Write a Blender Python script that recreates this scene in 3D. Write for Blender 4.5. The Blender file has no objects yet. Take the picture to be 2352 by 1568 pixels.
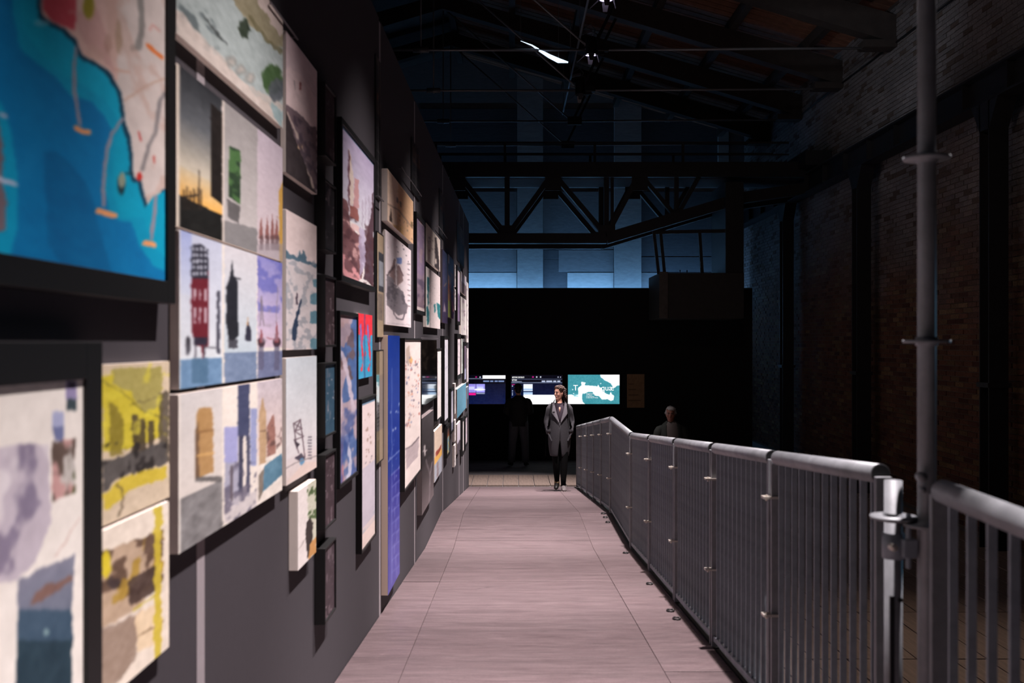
import bpy, math, random
import numpy as np
from mathutils import Vector, Matrix

random.seed(7)
sc = bpy.context.scene
F = 2287.0                 # focal length in photograph pixels (35 mm on a 36 mm sensor)
CX, CY = 1176.0, 784.0
CZ = 2.58                  # eye height above the hall floor

# ------------------------------------------------------------------ camera, world, exposure
cam_d = bpy.data.cameras.new('camera')
cam_d.lens = 35.0
cam_d.sensor_width = 36.0
cam_d.clip_start = 0.05
cam_d.clip_end = 200
cam_d.dof.use_dof = True
cam_d.dof.focus_distance = 15.5
cam_d.dof.aperture_fstop = 3.4
cam = bpy.data.objects.new('camera', cam_d)
sc.collection.objects.link(cam)
cam.location = (0, 0, CZ)
cam.rotation_euler = (math.radians(90), 0, 0)
sc.camera = cam

world = bpy.data.worlds.new('world')
sc.world = world
world.use_nodes = True
world.node_tree.nodes['Background'].inputs[0].default_value = (0.70, 0.80, 1.0, 1)
world.node_tree.nodes['Background'].inputs[1].default_value = 0.007

sc.view_settings.view_transform = 'Standard'
sc.view_settings.look = 'None'
sc.view_settings.gamma = 1.0
sc.view_settings.use_curve_mapping = False
sc.view_settings.exposure = 0.0

SPOT_POWER = 4700.0
SPOT_COLOR = (1.0, 0.895, 0.89)
TRUSS_Y = [0.5 + 2.65 * i for i in range(10)]      # roof trusses along the hall
SPOT_X, SPOT_H = 1.30, 4.72


def spot_light(name, loc, target, power, color, angle, blend, radius=0.05, parent=None):
    l = bpy.data.lights.new(name, 'SPOT')
    l.energy = power
    l.color = color
    l.spot_size = math.radians(angle)
    l.spot_blend = blend
    l.shadow_soft_size = radius
    o = bpy.data.objects.new(name, l)
    sc.collection.objects.link(o)
    o.location = loc
    d = Vector(target) - Vector(loc)
    o.rotation_euler = d.to_track_quat('-Z', 'Y').to_euler()
    if parent is not None:
        o.parent = parent
    return o


# blue-white lamp battens between the black partition and the end wall, turned to the wall
for _k in range(10):
    ul = bpy.data.lights.new('uplight_lamp', 'AREA')
    ul.shape = 'RECTANGLE'
    ul.size = 1.25
    ul.size_y = 0.12
    ul.energy = 30
    ul.color = (0.24, 0.54, 1.0)
    uo = bpy.data.objects.new('uplight_lamp', ul)
    sc.collection.objects.link(uo)
    uo.location = (-6.6 + 1.3 * _k, 26.3, 3.2)
    uo.rotation_euler = (math.radians(102), 0, 0)

# added fill spots without fixtures, brightening the brick wall and the hall floor
spot_light('wash_fill', (1.3, 11.0, 6.6), (6.3, 16.6, 7.7), 270, (0.85, 0.9, 1.0), 44, 1.0, 0.15)
spot_light('wash_fill', (1.3, 5.7, 7.0), (6.3, 15.0, 3.6), 120, (1.0, 0.78, 0.62), 70, 1.0, 0.15)
spot_light('wash_fill', (4.3, 8.4, 6.9), (2.4, 7.4, 0.0), 520, (1.0, 0.80, 0.66), 60, 1.0, 0.15)
# added unseen blue spot beyond the right edge, giving the scaffold pole its rim
spot_light('blue_rim_fill', (4.6, 5.2, 2.4), (1.1, 2.7, 1.9), 26, (0.2, 0.62, 1.0), 30, 0.6, 0.08)


# ------------------------------------------------------------------ helpers
def srgb(c):
    c = np.asarray(c, dtype=float) / 255.0
    return np.where(c <= 0.04045, c / 12.92, ((c + 0.055) / 1.055) ** 2.4)


def lin(c):
    return tuple(float(v) for v in srgb(c)) + (1.0,)


MATS = {}


def mat(name, color, rough=0.6, metal=0.0, noise=0.0, nscale=30.0, bump=0.0, spec=0.5, coat=0.0, stretch=None):
    if name in MATS:
        return MATS[name]
    m = bpy.data.materials.new(name)
    m.use_nodes = True
    nt = m.node_tree
    b = nt.nodes['Principled BSDF']
    b.inputs['Roughness'].default_value = rough
    b.inputs['Metallic'].default_value = metal
    b.inputs['Specular IOR Level'].default_value = spec
    b.inputs['Coat Weight'].default_value = coat
    col = lin(color)
    b.inputs['Base Color'].default_value = col
    if noise > 0 or bump > 0:
        tc = nt.nodes.new('ShaderNodeTexCoord')
        mp = nt.nodes.new('ShaderNodeMapping')
        if stretch:
            mp.inputs['Scale'].default_value = stretch
        nz = nt.nodes.new('ShaderNodeTexNoise')
        nz.inputs['Scale'].default_value = nscale
        nz.inputs['Detail'].default_value = 6
        nz.inputs['Roughness'].default_value = 0.65
        nt.links.new(tc.outputs['Object'], mp.inputs['Vector'])
        nt.links.new(mp.outputs['Vector'], nz.inputs['Vector'])
        if noise > 0:
            mr = nt.nodes.new('ShaderNodeMapRange')
            mr.inputs['From Min'].default_value = 0.25
            mr.inputs['From Max'].default_value = 0.75
            mr.inputs['To Min'].default_value = 1.0 - noise
            mr.inputs['To Max'].default_value = 1.0 + noise
            mx = nt.nodes.new('ShaderNodeVectorMath')
            mx.operation = 'SCALE'
            mx.inputs[0].default_value = col[:3]
            nt.links.new(nz.outputs['Fac'], mr.inputs['Value'])
            nt.links.new(mr.outputs['Result'], mx.inputs['Scale'])
            nt.links.new(mx.outputs['Vector'], b.inputs['Base Color'])
        if bump > 0:
            bp = nt.nodes.new('ShaderNodeBump')
            bp.inputs['Strength'].default_value = bump
            bp.inputs['Distance'].default_value = 0.01
            nt.links.new(nz.outputs['Fac'], bp.inputs['Height'])
            nt.links.new(bp.outputs['Normal'], b.inputs['Normal'])
    MATS[name] = m
    return m


def mat_attr(name, rough=0.6, spec=0.5, emit=0.0, coat=0.0):
    """material whose colour is the painted colour attribute of the print"""
    if name in MATS:
        return MATS[name]
    m = bpy.data.materials.new(name)
    m.use_nodes = True
    nt = m.node_tree
    b = nt.nodes['Principled BSDF']
    a = nt.nodes.new('ShaderNodeAttribute')
    a.attribute_name = 'print_color'
    b.inputs['Roughness'].default_value = rough
    b.inputs['Specular IOR Level'].default_value = spec
    b.inputs['Coat Weight'].default_value = coat
    b.inputs['Coat Roughness'].default_value = 0.03
    if emit > 0:
        b.inputs['Base Color'].default_value = (0.01, 0.01, 0.01, 1)
        nt.links.new(a.outputs['Color'], b.inputs['Emission Color'])
        b.inputs['Emission Strength'].default_value = emit
    else:
        nt.links.new(a.outputs['Color'], b.inputs['Base Color'])
    MATS[name] = m
    return m


def mat_emit(name, color, strength):
    if name in MATS:
        return MATS[name]
    m = bpy.data.materials.new(name)
    m.use_nodes = True
    b = m.node_tree.nodes['Principled BSDF']
    b.inputs['Base Color'].default_value = (0.02, 0.02, 0.02, 1)
    b.inputs['Emission Color'].default_value = lin(color)
    b.inputs['Emission Strength'].default_value = strength
    MATS[name] = m
    return m


def mat_objcolor(name, rough=0.9, nscale=40, noise=0.25, attr=None):
    """colour from the object (or from an attribute) broken up by noise"""
    if name in MATS:
        return MATS[name]
    m = bpy.data.materials.new(name)
    m.use_nodes = True
    nt = m.node_tree
    b = nt.nodes['Principled BSDF']
    b.inputs['Roughness'].default_value = rough
    b.inputs['Specular IOR Level'].default_value = 0.2
    if attr:
        src = nt.nodes.new('ShaderNodeAttribute')
        src.attribute_name = attr
    else:
        src = nt.nodes.new('ShaderNodeObjectInfo')
    g = nt.nodes.new('ShaderNodeNewGeometry')
    nz = nt.nodes.new('ShaderNodeTexNoise')
    nz.inputs['Scale'].default_value = nscale
    nz.inputs['Detail'].default_value = 5
    mr = nt.nodes.new('ShaderNodeMapRange')
    mr.inputs['From Min'].default_value = 0.3
    mr.inputs['From Max'].default_value = 0.7
    mr.inputs['To Min'].default_value = 1 - noise
    mr.inputs['To Max'].default_value = 1 + noise
    mx = nt.nodes.new('ShaderNodeVectorMath')
    mx.operation = 'SCALE'
    nt.links.new(g.outputs['Position'], nz.inputs['Vector'])
    nt.links.new(nz.outputs['Fac'], mr.inputs['Value'])
    nt.links.new(src.outputs['Color'], mx.inputs[0])
    nt.links.new(mr.outputs['Result'], mx.inputs['Scale'])
    nt.links.new(mx.outputs['Vector'], b.inputs['Base Color'])
    bp = nt.nodes.new('ShaderNodeBump')
    bp.inputs['Strength'].default_value = 0.5
    bp.inputs['Distance'].default_value = 0.01
    nt.links.new(nz.outputs['Fac'], bp.inputs['Height'])
    nt.links.new(bp.outputs['Normal'], b.inputs['Normal'])
    MATS[name] = m
    return m


class MB:
    """collects shapes and links them as one mesh object"""

    def __init__(self):
        self.v = []
        self.f = []

    def add(self, verts, faces):
        o = len(self.v)
        self.v += [tuple(p) for p in verts]
        self.f += [tuple(i + o for i in fc) for fc in faces]
        return self

    def box(self, x0, x1, y0, y1, z0, z1):
        vs = [(x0, y0, z0), (x1, y0, z0), (x1, y1, z0), (x0, y1, z0), (x0, y0, z1), (x1, y0, z1), (x1, y1, z1), (x0, y1, z1)]
        fs = [(0, 3, 2, 1), (4, 5, 6, 7), (0, 1, 5, 4), (1, 2, 6, 5), (2, 3, 7, 6), (3, 0, 4, 7)]
        return self.add(vs, fs)

    def bar(self, p0, p1, w, h, ref=(0, 0, 1)):
        """box beam from p0 to p1: w across, h along ref"""
        p0, p1 = Vector(p0), Vector(p1)
        t = (p1 - p0).normalized()
        r = Vector(ref)
        if abs(t.dot(r)) > 0.98:
            r = Vector((0, 1, 0))
        s = t.cross(r).normalized()
        u = s.cross(t).normalized()
        vs = []
        for p in (p0, p1):
            for a, b in ((-1, -1), (1, -1), (1, 1), (-1, 1)):
                vs.append(p + s * (a * w / 2) + u * (b * h / 2))
        fs = [(0, 3, 2, 1), (4, 5, 6, 7), (0, 1, 5, 4), (1, 2, 6, 5), (2, 3, 7, 6), (3, 0, 4, 7)]
        return self.add(vs, fs)

    def tube(self, path, radii, n=10, ref=(0, 1, 0), caps=True):
        """loft along a path; a radius is a number or (across, along-ref)"""
        P = [Vector(p) for p in path]
        if not isinstance(radii, (list, tuple)) or (isinstance(radii, tuple) and len(radii) == 2 and len(P) != 2):
            radii = [radii] * len(P)
        ref = Vector(ref)
        vs, fs = [], []
        for i, p in enumerate(P):
            a = P[max(i - 1, 0)]
            b = P[min(i + 1, len(P) - 1)]
            t = (b - a).normalized()
            r = ref
            if abs(t.dot(r)) > 0.95:
                r = Vector((1, 0, 0)) if abs(t.x) < 0.9 else Vector((0, 0, 1))
            e1 = t.cross(r).normalized()
            e2 = e1.cross(t).normalized()
            ra, rb = radii[i] if isinstance(radii[i], (list, tuple)) else (radii[i], radii[i])
            for k in range(n):
                th = 2 * math.pi * k / n
                vs.append(p + e1 * (ra * math.cos(th)) + e2 * (rb * math.sin(th)))
        for i in range(len(P) - 1):
            for k in range(n):
                k2 = (k + 1) % n
                fs.append((i * n + k, i * n + k2, (i + 1) * n + k2, (i + 1) * n + k))
        if caps:
            fs.append(tuple(reversed(range(n))))
            fs.append(tuple(range((len(P) - 1) * n, len(P) * n)))
        return self.add(vs, fs)

    def cyl(self, p0, p1, r, n=12, r2=None):
        return self.tube([p0, p1], [r, r if r2 is None else r2], n)

    def ball(self, c, r, n=10, m=7):
        rx, ry, rz = r if isinstance(r, (tuple, list)) else (r, r, r)
        c = Vector(c)
        vs = [c + Vector((0, 0, -rz))]
        fs = []
        for j in range(1, m):
            ph = -math.pi / 2 + math.pi * j / m
            for k in range(n):
                th = 2 * math.pi * k / n
                vs.append(c + Vector((rx * math.cos(ph) * math.cos(th), ry * math.cos(ph) * math.sin(th), rz * math.sin(ph))))
        vs.append(c + Vector((0, 0, rz)))
        for k in range(n):
            fs.append((0, 1 + (k + 1) % n, 1 + k))
        for j in range(m - 2):
            for k in range(n):
                k2 = (k + 1) % n
                fs.append((1 + j * n + k, 1 + j * n + k2, 1 + (j + 1) * n + k2, 1 + (j + 1) * n + k))
        top = len(vs) - 1
        b = 1 + (m - 2) * n
        for k in range(n):
            fs.append((b + k, b + (k + 1) % n, top))
        return self.add(vs, fs)

    def xform(self, M, start=0):
        self.v = self.v[:start] + [tuple(M @ Vector(p)) for p in self.v[start:]]
        return self

    def mesh(self, name, smooth=False):
        me = bpy.data.meshes.new(name)
        me.from_pydata(self.v, [], self.f)
        if smooth:
            me.polygons.foreach_set('use_smooth', [True] * len(me.polygons))
        me.update()
        return me

    def build(self, name, material, parent=None, smooth=False, bevel=0.0, loc=None):
        o = bpy.data.objects.new(name, self.mesh(name, smooth))
        o.data.materials.append(material)
        return place(o, parent, bevel, loc)


def place(o, parent=None, bevel=0.0, loc=None):
    sc.collection.objects.link(o)
    if parent is not None:
        o.parent = parent
    if loc is not None:
        o.location = loc
    if bevel > 0:
        bv = o.modifiers.new('bevel', 'BEVEL')
        bv.width = bevel
        bv.segments = 2
        bv.limit_method = 'ANGLE'
    return o


def shared(name, me, parent, loc=(0, 0, 0), rot=None, color=None):
    o = bpy.data.objects.new(name, me)
    sc.collection.objects.link(o)
    o.parent = parent
    o.location = loc
    if rot is not None:
        o.rotation_euler = rot
    if color is not None:
        o.color = color
    return o


def tag(o, label, cat, group=None):
    o['label'] = label
    o['category'] = cat
    if group:
        o['group'] = group
    return o


def empty(name, loc=(0, 0, 0), rz=0.0):
    o = bpy.data.objects.new(name, None)
    sc.collection.objects.link(o)
    o.location = loc
    o.rotation_euler = (0, 0, rz)
    o.empty_display_size = 0.1
    return o


def thing(name, label, cat, loc=(0, 0, 0), rz=0.0, group=None):
    return tag(empty(name, loc, rz), label, cat, group)


def struct(o, label=None):
    o['kind'] = 'structure'
    if label:
        o['label'] = label
    return o


def fbm(h, w, cells, seed, octaves=4):
    rng = np.random.default_rng(seed)
    out = np.zeros((h, w))
    amp, tot = 1.0, 0.0
    for o in range(octaves):
        cy = max(2, int(cells * 2 ** o * h / max(h, w)) + 2)
        cx = max(2, int(cells * 2 ** o * w / max(h, w)) + 2)
        g = rng.random((cy + 1, cx + 1))
        yy = np.linspace(0, cy - 1e-6, h)
        xx = np.linspace(0, cx - 1e-6, w)
        y0, x0 = yy.astype(int), xx.astype(int)
        fy, fx = (yy - y0)[:, None], (xx - x0)[None, :]
        fy = fy * fy * (3 - 2 * fy)
        fx = fx * fx * (3 - 2 * fx)
        a = g[y0][:, x0]
        b = g[y0][:, x0 + 1]
        c = g[y0 + 1][:, x0]
        d = g[y0 + 1][:, x0 + 1]
        out += amp * ((a * (1 - fx) + b * fx) * (1 - fy) + (c * (1 - fx) + d * fx) * fy)
        tot += amp
        amp *= 0.55
    return out / tot


# ------------------------------------------------------------------ levels of the ramp
RAMP_A0, RAMP_A1, RAMP_B1, RAMP_C1 = 2.9, 9.55, 11.55, 17.6


def ramp_z(y):
    """height of the walkway above the hall floor"""
    a0 = CZ - 1.545
    a1 = CZ - 1.98
    if y <= RAMP_A0:
        return a0
    if y <= RAMP_A1:
        return a0 + (a1 - a0) * (y - RAMP_A0) / (RAMP_A1 - RAMP_A0)
    if y <= RAMP_B1:
        return a1
    if y <= RAMP_C1:
        return a1 + (0.012 - a1) * (y - RAMP_B1) / (RAMP_C1 - RAMP_B1)
    return 0.0


WX0, WSL = -0.92, 0.0086           # exhibition wall: x = WX0 + WSL * y
WALL_RZ = math.atan2(1.0, WSL)
WNORM = math.hypot(1.0, WSL)
WALL_END = 17.7
WALL_TOP = CZ + 2.1
RAIL_X = 1.15

# ------------------------------------------------------------------ the setting: hall shell
M_dark = mat('black_steel', (26, 26, 30), 0.55, 0.3, 0.3, 8)
M_mortar = mat('mortar', (84, 72, 62), 0.95, 0, 0.3, 10, 0.4)
M_timber = mat('dark_timber', (46, 39, 36), 0.85, 0, 0.35, 6, 0.3)
M_board = mat('roof_board', (112, 74, 56), 0.9, 0, 0.35, 8, 0.3)
M_black = mat('black_fabric', (14, 14, 16), 0.95, 0, 0.2, 20)
M_hallfloor = mat('hall_floor_base', (112, 108, 110), 0.85, 0, 0.25, 4)
M_plank = mat('pale_plank', (122, 106, 97), 0.75, 0, 0.28, 5, 0.15, stretch=(6, 0.6, 1))


def sheet_material():
    """worn brown film-faced sheets: cross grain, pale scuffs, dark smudges, each sheet a little different"""
    m = bpy.data.materials.new('ramp_sheet')
    m.use_nodes = True
    nt = m.node_tree
    bs = nt.nodes['Principled BSDF']
    bs.inputs['Specular IOR Level'].default_value = 0.4
    g = nt.nodes.new('ShaderNodeNewGeometry')

    def nz(scale, stretch, detail=5):
        mp = nt.nodes.new('ShaderNodeMapping')
        mp.inputs['Scale'].default_value = stretch
        n = nt.nodes.new('ShaderNodeTexNoise')
        n.inputs['Scale'].default_value = scale
        n.inputs['Detail'].default_value = detail
        n.inputs['Roughness'].default_value = 0.65
        nt.links.new(g.outputs['Position'], mp.inputs['Vector'])
        nt.links.new(mp.outputs['Vector'], n.inputs['Vector'])
        return n.outputs['Fac']

    def rng(v, a0, a1, b0, b1):
        r = nt.nodes.new('ShaderNodeMapRange')
        r.inputs['From Min'].default_value = a0
        r.inputs['From Max'].default_value = a1
        r.inputs['To Min'].default_value = b0
        r.inputs['To Max'].default_value = b1
        nt.links.new(v, r.inputs['Value'])
        return r.outputs['Result']

    def mul(u, v):
        q = nt.nodes.new('ShaderNodeMath')
        q.operation = 'MULTIPLY'
        nt.links.new(u, q.inputs[0])
        nt.links.new(v, q.inputs[1])
        return q.outputs[0]
    oi = nt.nodes.new('ShaderNodeObjectInfo')
    f = mul(rng(nz(2.0, (0.7, 6, 1)), 0.3, 0.7, 0.80, 1.20), rng(nz(7, (1, 7, 1), 8), 0.3, 0.7, 0.82, 1.18))
    f = mul(f, rng(nz(90, (1, 1, 1), 3), 0.3, 0.7, 0.88, 1.12))
    f = mul(f, rng(oi.outputs['Random'], 0, 1, 0.90, 1.08))
    f = mul(f, rng(nz(3.3, (1, 1, 1), 4), 0.68, 0.74, 1.0, 0.6))
    f = mul(f, rng(nz(9.0, (1, 2.0, 1), 6), 0.66, 0.75, 1.0, 1.45))
    sc_ = nt.nodes.new('ShaderNodeVectorMath')
    sc_.operation = 'SCALE'
    sc_.inputs[0].default_value = lin((91, 77, 79))[:3]
    nt.links.new(f, sc_.inputs['Scale'])
    nt.links.new(sc_.outputs['Vector'], bs.inputs['Base Color'])
    nt.links.new(rng(nz(4, (1, 3, 1)), 0.3, 0.7, 0.42, 0.62), bs.inputs['Roughness'])
    MATS['ramp_sheet'] = m
    return m


M_ply = sheet_material()
M_exwall = mat('exhibition_wall_paint', (52, 47, 53), 0.8, 0, 0.06, 20, 0.02)
M_strip = mat('grey_strip', (150, 142, 146), 0.6, 0, 0.05, 20)
M_galv = mat('galvanised_steel', (130, 132, 137), 0.5, 0.2, 0.22, 14, 0.05)
M_galv_dark = mat('weathered_galvanised', (136, 143, 152), 0.55, 0.1, 0.3, 10, 0.05)
M_clip = mat('bright_zinc', (214, 206, 196), 0.35, 0.6, 0.1, 30)
M_rod = mat('grey_rod', (120, 120, 124), 0.5, 0.5, 0.15, 10)
M_blackpaint = mat('black_paint', (18, 18, 20), 0.45, 0, 0.1, 20)

hf = struct(MB().box(-9.2, 6.6, -1.5, 27.4, -0.3, -0.03).build('floor', M_hallfloor))

# pale floor planks of the hall, laid lengthwise in rows
PW, PL = 0.285, 1.40
plank_me = MB().box(0.006, PW - 0.006, 0.008, PL - 0.008, -0.03, 0.0).mesh('plank')
plank_me.materials.append(M_plank)
for j in range(10):
    y = 5.3 + PL * j
    x0 = -1.02 if y > 16.5 else 1.3
    nx = int((6.25 - x0) / PW) if y < 16.5 else 17
    for i in range(nx):
        shared('plank', plank_me, hf, (x0 + i * PW, y, random.uniform(-0.004, 0.0)))

# right-hand brick wall
RWX = 6.3
wr = struct(MB().box(RWX - 0.002, RWX + 0.5, -1.5, 27.4, -0.03, 8.2).build('wall_right', M_mortar))
M_brick = mat_objcolor('brick', 0.92, 45, 0.3)
M_brickstuff = mat_objcolor('brick_courses', 0.92, 45, 0.3, attr='brick_color')
BL, BH, BJ = 0.27, 0.062, 0.012
brick_me = MB().box(-0.012, 0.03, 0, BL - BJ, 0, BH - 0.001).mesh('brick')
brick_me.materials.append(M_brick)
ww = fbm(200, 400, 8, 3)
tint = fbm(200, 400, 24, 5)


def brick_col(y, z):
    iy = int(min(max((y - 8) / 20.0, 0), 0.999) * 400)
    iz = int(min(max(z / 8.2, 0), 0.999) * 200)
    wash = 1 / (1 + math.exp(-(z - 3.9 + (ww[iz, iy] - 0.5) * 3.6) * 2.2))     # worn grey limewash higher up
    r = random.random()
    red = np.array([94, 62, 48]) * (0.85 + 0.25 * r)
    if random.random() < 0.18:
        red = np.array([74, 46, 38]) * (0.9 + 0.2 * r)
    if random.random() < 0.15:
        red = np.array([106, 82, 58]) * (0.85 + 0.25 * r)
    grey = np.array([108, 106, 108]) * (0.75 + 0.4 * tint[iz, iy] + 0.1 * r)
    if random.random() < 0.12:
        grey = np.array([80, 72, 68])
    c = red * (1 - wash) + grey * wash
    return lin(np.clip(c, 0, 255))


bricks = []
row = 0
z = 0.02
while z < 8.1:
    y = 10.9 + (BL / 2 if row % 2 else 0)
    while y < 27.1:
        bricks.append((y + random.uniform(-0.004, 0.004), z, random.uniform(-0.008, 0.006)))
        y += BL
    z += BH + BJ
    row += 1


def px_of(x, y, z):
    return CX + F * x / y, CY - F * (z - CZ) / y


def bsize(b):
    sx, sy = px_of(RWX, b[0], b[1])
    if sx > 2345 or sy < 5 or sy > 1050 or sx < 1760:
        return -1
    for (a, c) in ((2255, 2315), (2105, 2155)):
        if a - 12 < sx < c:
            return -1
    if sy < 560:
        return 0.0001 / b[0]
    return 1.0 / b[0]


order = sorted(range(len(bricks)), key=lambda i: -bsize(bricks[i]))
single = set(order[:300])
for i in order[:300]:
    y, z, d = bricks[i]
    shared('brick', brick_me, wr, (RWX + d, y, z), color=brick_col(y, z))
mb = MB()
cols = []
for i, (y, z, d) in enumerate(bricks):
    if i in single:
        continue
    x = RWX + d - 0.012
    vs = [(x, y, z), (x, y + BL - BJ, z), (x, y + BL - BJ, z + BH), (x, y, z + BH)]
    xb = RWX + 0.02
    vs += [(xb, p[1], p[2]) for p in vs]
    mb.add(vs, [(0, 3, 2, 1), (0, 1, 5, 4), (1, 2, 6, 5), (2, 3, 7, 6), (3, 0, 4, 7)])
    c = brick_col(y, z)
    cols += [c] * 8
o = mb.build('brick_courses', M_brickstuff, wr)
o['kind'] = 'stuff'
ca = o.data.color_attributes.new('brick_color', 'FLOAT_COLOR', 'POINT')
ca.data.foreach_set('color', np.array(cols, dtype=np.float32).ravel())
# cable clipped along the brick wall, and brick pilaster strips
cb = MB().tube([(RWX - 0.03, 9, CZ + 4.88), (RWX - 0.03, 14, CZ + 4.86), (RWX - 0.03, 20, CZ + 4.92), (RWX - 0.03, 25, CZ + 4.9)], 0.018, 6)
tag(cb.build('wall_cable', M_blackpaint, None, True), 'thin dark cable running along the top of the brick wall', 'cable')

# far end wall: painted plaster bays between pilasters
EY = 27.0
M_pl = [mat('end_wall_paint_a', (176, 182, 184), 0.9, 0, 0.14, 5, 0.5, stretch=(1, 1, 3)),
        mat('end_wall_paint_b', (120, 124, 128), 0.9, 0, 0.16, 5, 0.5, stretch=(1, 1, 3)),
        mat('end_wall_paint_c', (78, 82, 88), 0.9, 0, 0.16, 5, 0.5, stretch=(1, 1, 3)),
        mat('end_wall_paint_d', (150, 156, 158), 0.9, 0, 0.16, 5, 0.5, stretch=(1, 1, 3))]
we = struct(MB().box(-9.2, 6.4, EY, EY + 0.4, -0.03, 10.4).build('wall_back', M_pl[1]))


def epatch(px0, px1, py0, py1, m, d):
    s = F / EY
    MB().box((px0 - CX) / s, (px1 - CX) / s, EY - d, EY + 0.01, CZ + (CY - py1) / s, CZ + (CY - py0) / s).build('plaster_panel', M_pl[m], we, bevel=0.004)


for (a, b, c, d, m, dep) in ((1188, 1247, 60, 900, 3, 0.12), (1410, 1472, 60, 900, 3, 0.12), (1648, 1672, 60, 900, 3, 0.12),
                             (960, 1187, 626, 900, 0, 0.03), (960, 1187, 572, 624, 1, 0.05), (960, 1187, 440, 570, 1, 0.02),
                             (1248, 1302, 596, 900, 2, 0.02), (1248, 1282, 574, 595, 2, 0.03), (1303, 1409, 626, 900, 0, 0.04), (1283, 1409, 574, 624, 1, 0.03),
                             (1248, 1409, 440, 572, 1, 0.02), (1473, 1647, 626, 900, 1, 0.02), (1473, 1647, 590, 624, 2, 0.03),
                             (1473, 1647, 440, 588, 2, 0.02), (1673, 1720, 440, 900, 1, 0.02),
                             (960, 1187, 250, 430, 2, 0.02), (1248, 1409, 250, 430, 2, 0.02), (1473, 1647, 250, 430, 2, 0.02)):
    epatch(a, b, c, d, m, dep)

# black partition in front of the end wall, with the screens
PY = 21.9
PS = F / PY
wp = struct(MB().box(-4.5, (1728 - CX) / PS, PY, PY + 0.2, -0.03, CZ + (CY - 661) / PS).build('wall_partition', M_black))

# ------------------------------------------------------------------ roof
RIDGE_X, RIDGE_H = -1.5, 7.55
EAVE_H = 5.33
PITCH = (RIDGE_H - EAVE_H) / (RWX - RIDGE_X)
roof = struct(empty('ceiling', (0, 0, 0)))


def rz_at(x):
    return CZ + EAVE_H + PITCH * (RWX - abs(x - RIDGE_X) - RIDGE_X) if x < RIDGE_X else CZ + EAVE_H + PITCH * (RWX - x)


# boarding laid down the slope on the right-hand side, boards as separate strips
BW = 0.24
y = 12.0
k = 0
bm_me = MB()
lenx = RWX - RIDGE_X + 0.3
sl = math.hypot(lenx, lenx * PITCH)
bm_me.box(0, sl, 0.0, BW - 0.035, 0.0, 0.03)
board_me = bm_me.mesh('roof_board')
board_me.materials.append(M_board)
while y < 27.0:
    o = shared('roof_board', board_me, roof, (RIDGE_X, y, CZ + RIDGE_H + 0.22), (0, math.atan(PITCH), 0))
    y += BW
ro = MB()
ro.add([(RIDGE_X, -1.5, CZ + RIDGE_H + 0.27), (RWX + 0.3, -1.5, CZ + EAVE_H + 0.19), (RWX + 0.3, 27.4, CZ + EAVE_H + 0.19), (RIDGE_X, 27.4, CZ + RIDGE_H + 0.27),
        (RIDGE_X, -1.5, CZ + RIDGE_H + 0.37), (RWX + 0.3, -1.5, CZ + EAVE_H + 0.29), (RWX + 0.3, 27.4, CZ + EAVE_H + 0.29), (RIDGE_X, 27.4, CZ + RIDGE_H + 0.37)],
       [(0, 3, 2, 1), (4, 5, 6, 7), (0, 1, 5, 4), (1, 2, 6, 5), (2, 3, 7, 6), (3, 0, 4, 7)])
ro.build('roof_deck', M_timber, roof)
ro = MB()
ro.add([(RIDGE_X, -1.5, CZ + RIDGE_H + 0.27), (-9.3, -1.5, CZ + EAVE_H + 0.27), (-9.3, 27.4, CZ + EAVE_H + 0.27), (RIDGE_X, 27.4, CZ + RIDGE_H + 0.27),
        (RIDGE_X, -1.5, CZ + RIDGE_H + 0.37), (-9.3, -1.5, CZ + EAVE_H + 0.37), (-9.3, 27.4, CZ + EAVE_H + 0.37), (RIDGE_X, 27.4, CZ + RIDGE_H + 0.37)],
       [(0, 3, 2, 1), (4, 5, 6, 7), (0, 1, 5, 4), (1, 2, 6, 5), (2, 3, 7, 6), (3, 0, 4, 7)])
ro.build('roof_deck', M_timber, roof)
# purlins running along the hall
for x in (5.6, 4.2, 2.8, 1.4, 0.0, -1.4):
    zz = CZ + EAVE_H + PITCH * (RWX - x) + 0.1
    MB().box(x - 0.07, x + 0.07, -1.2, 26.95, zz - 0.1, zz + 0.09).build('purlin', M_timber, roof)

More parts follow.
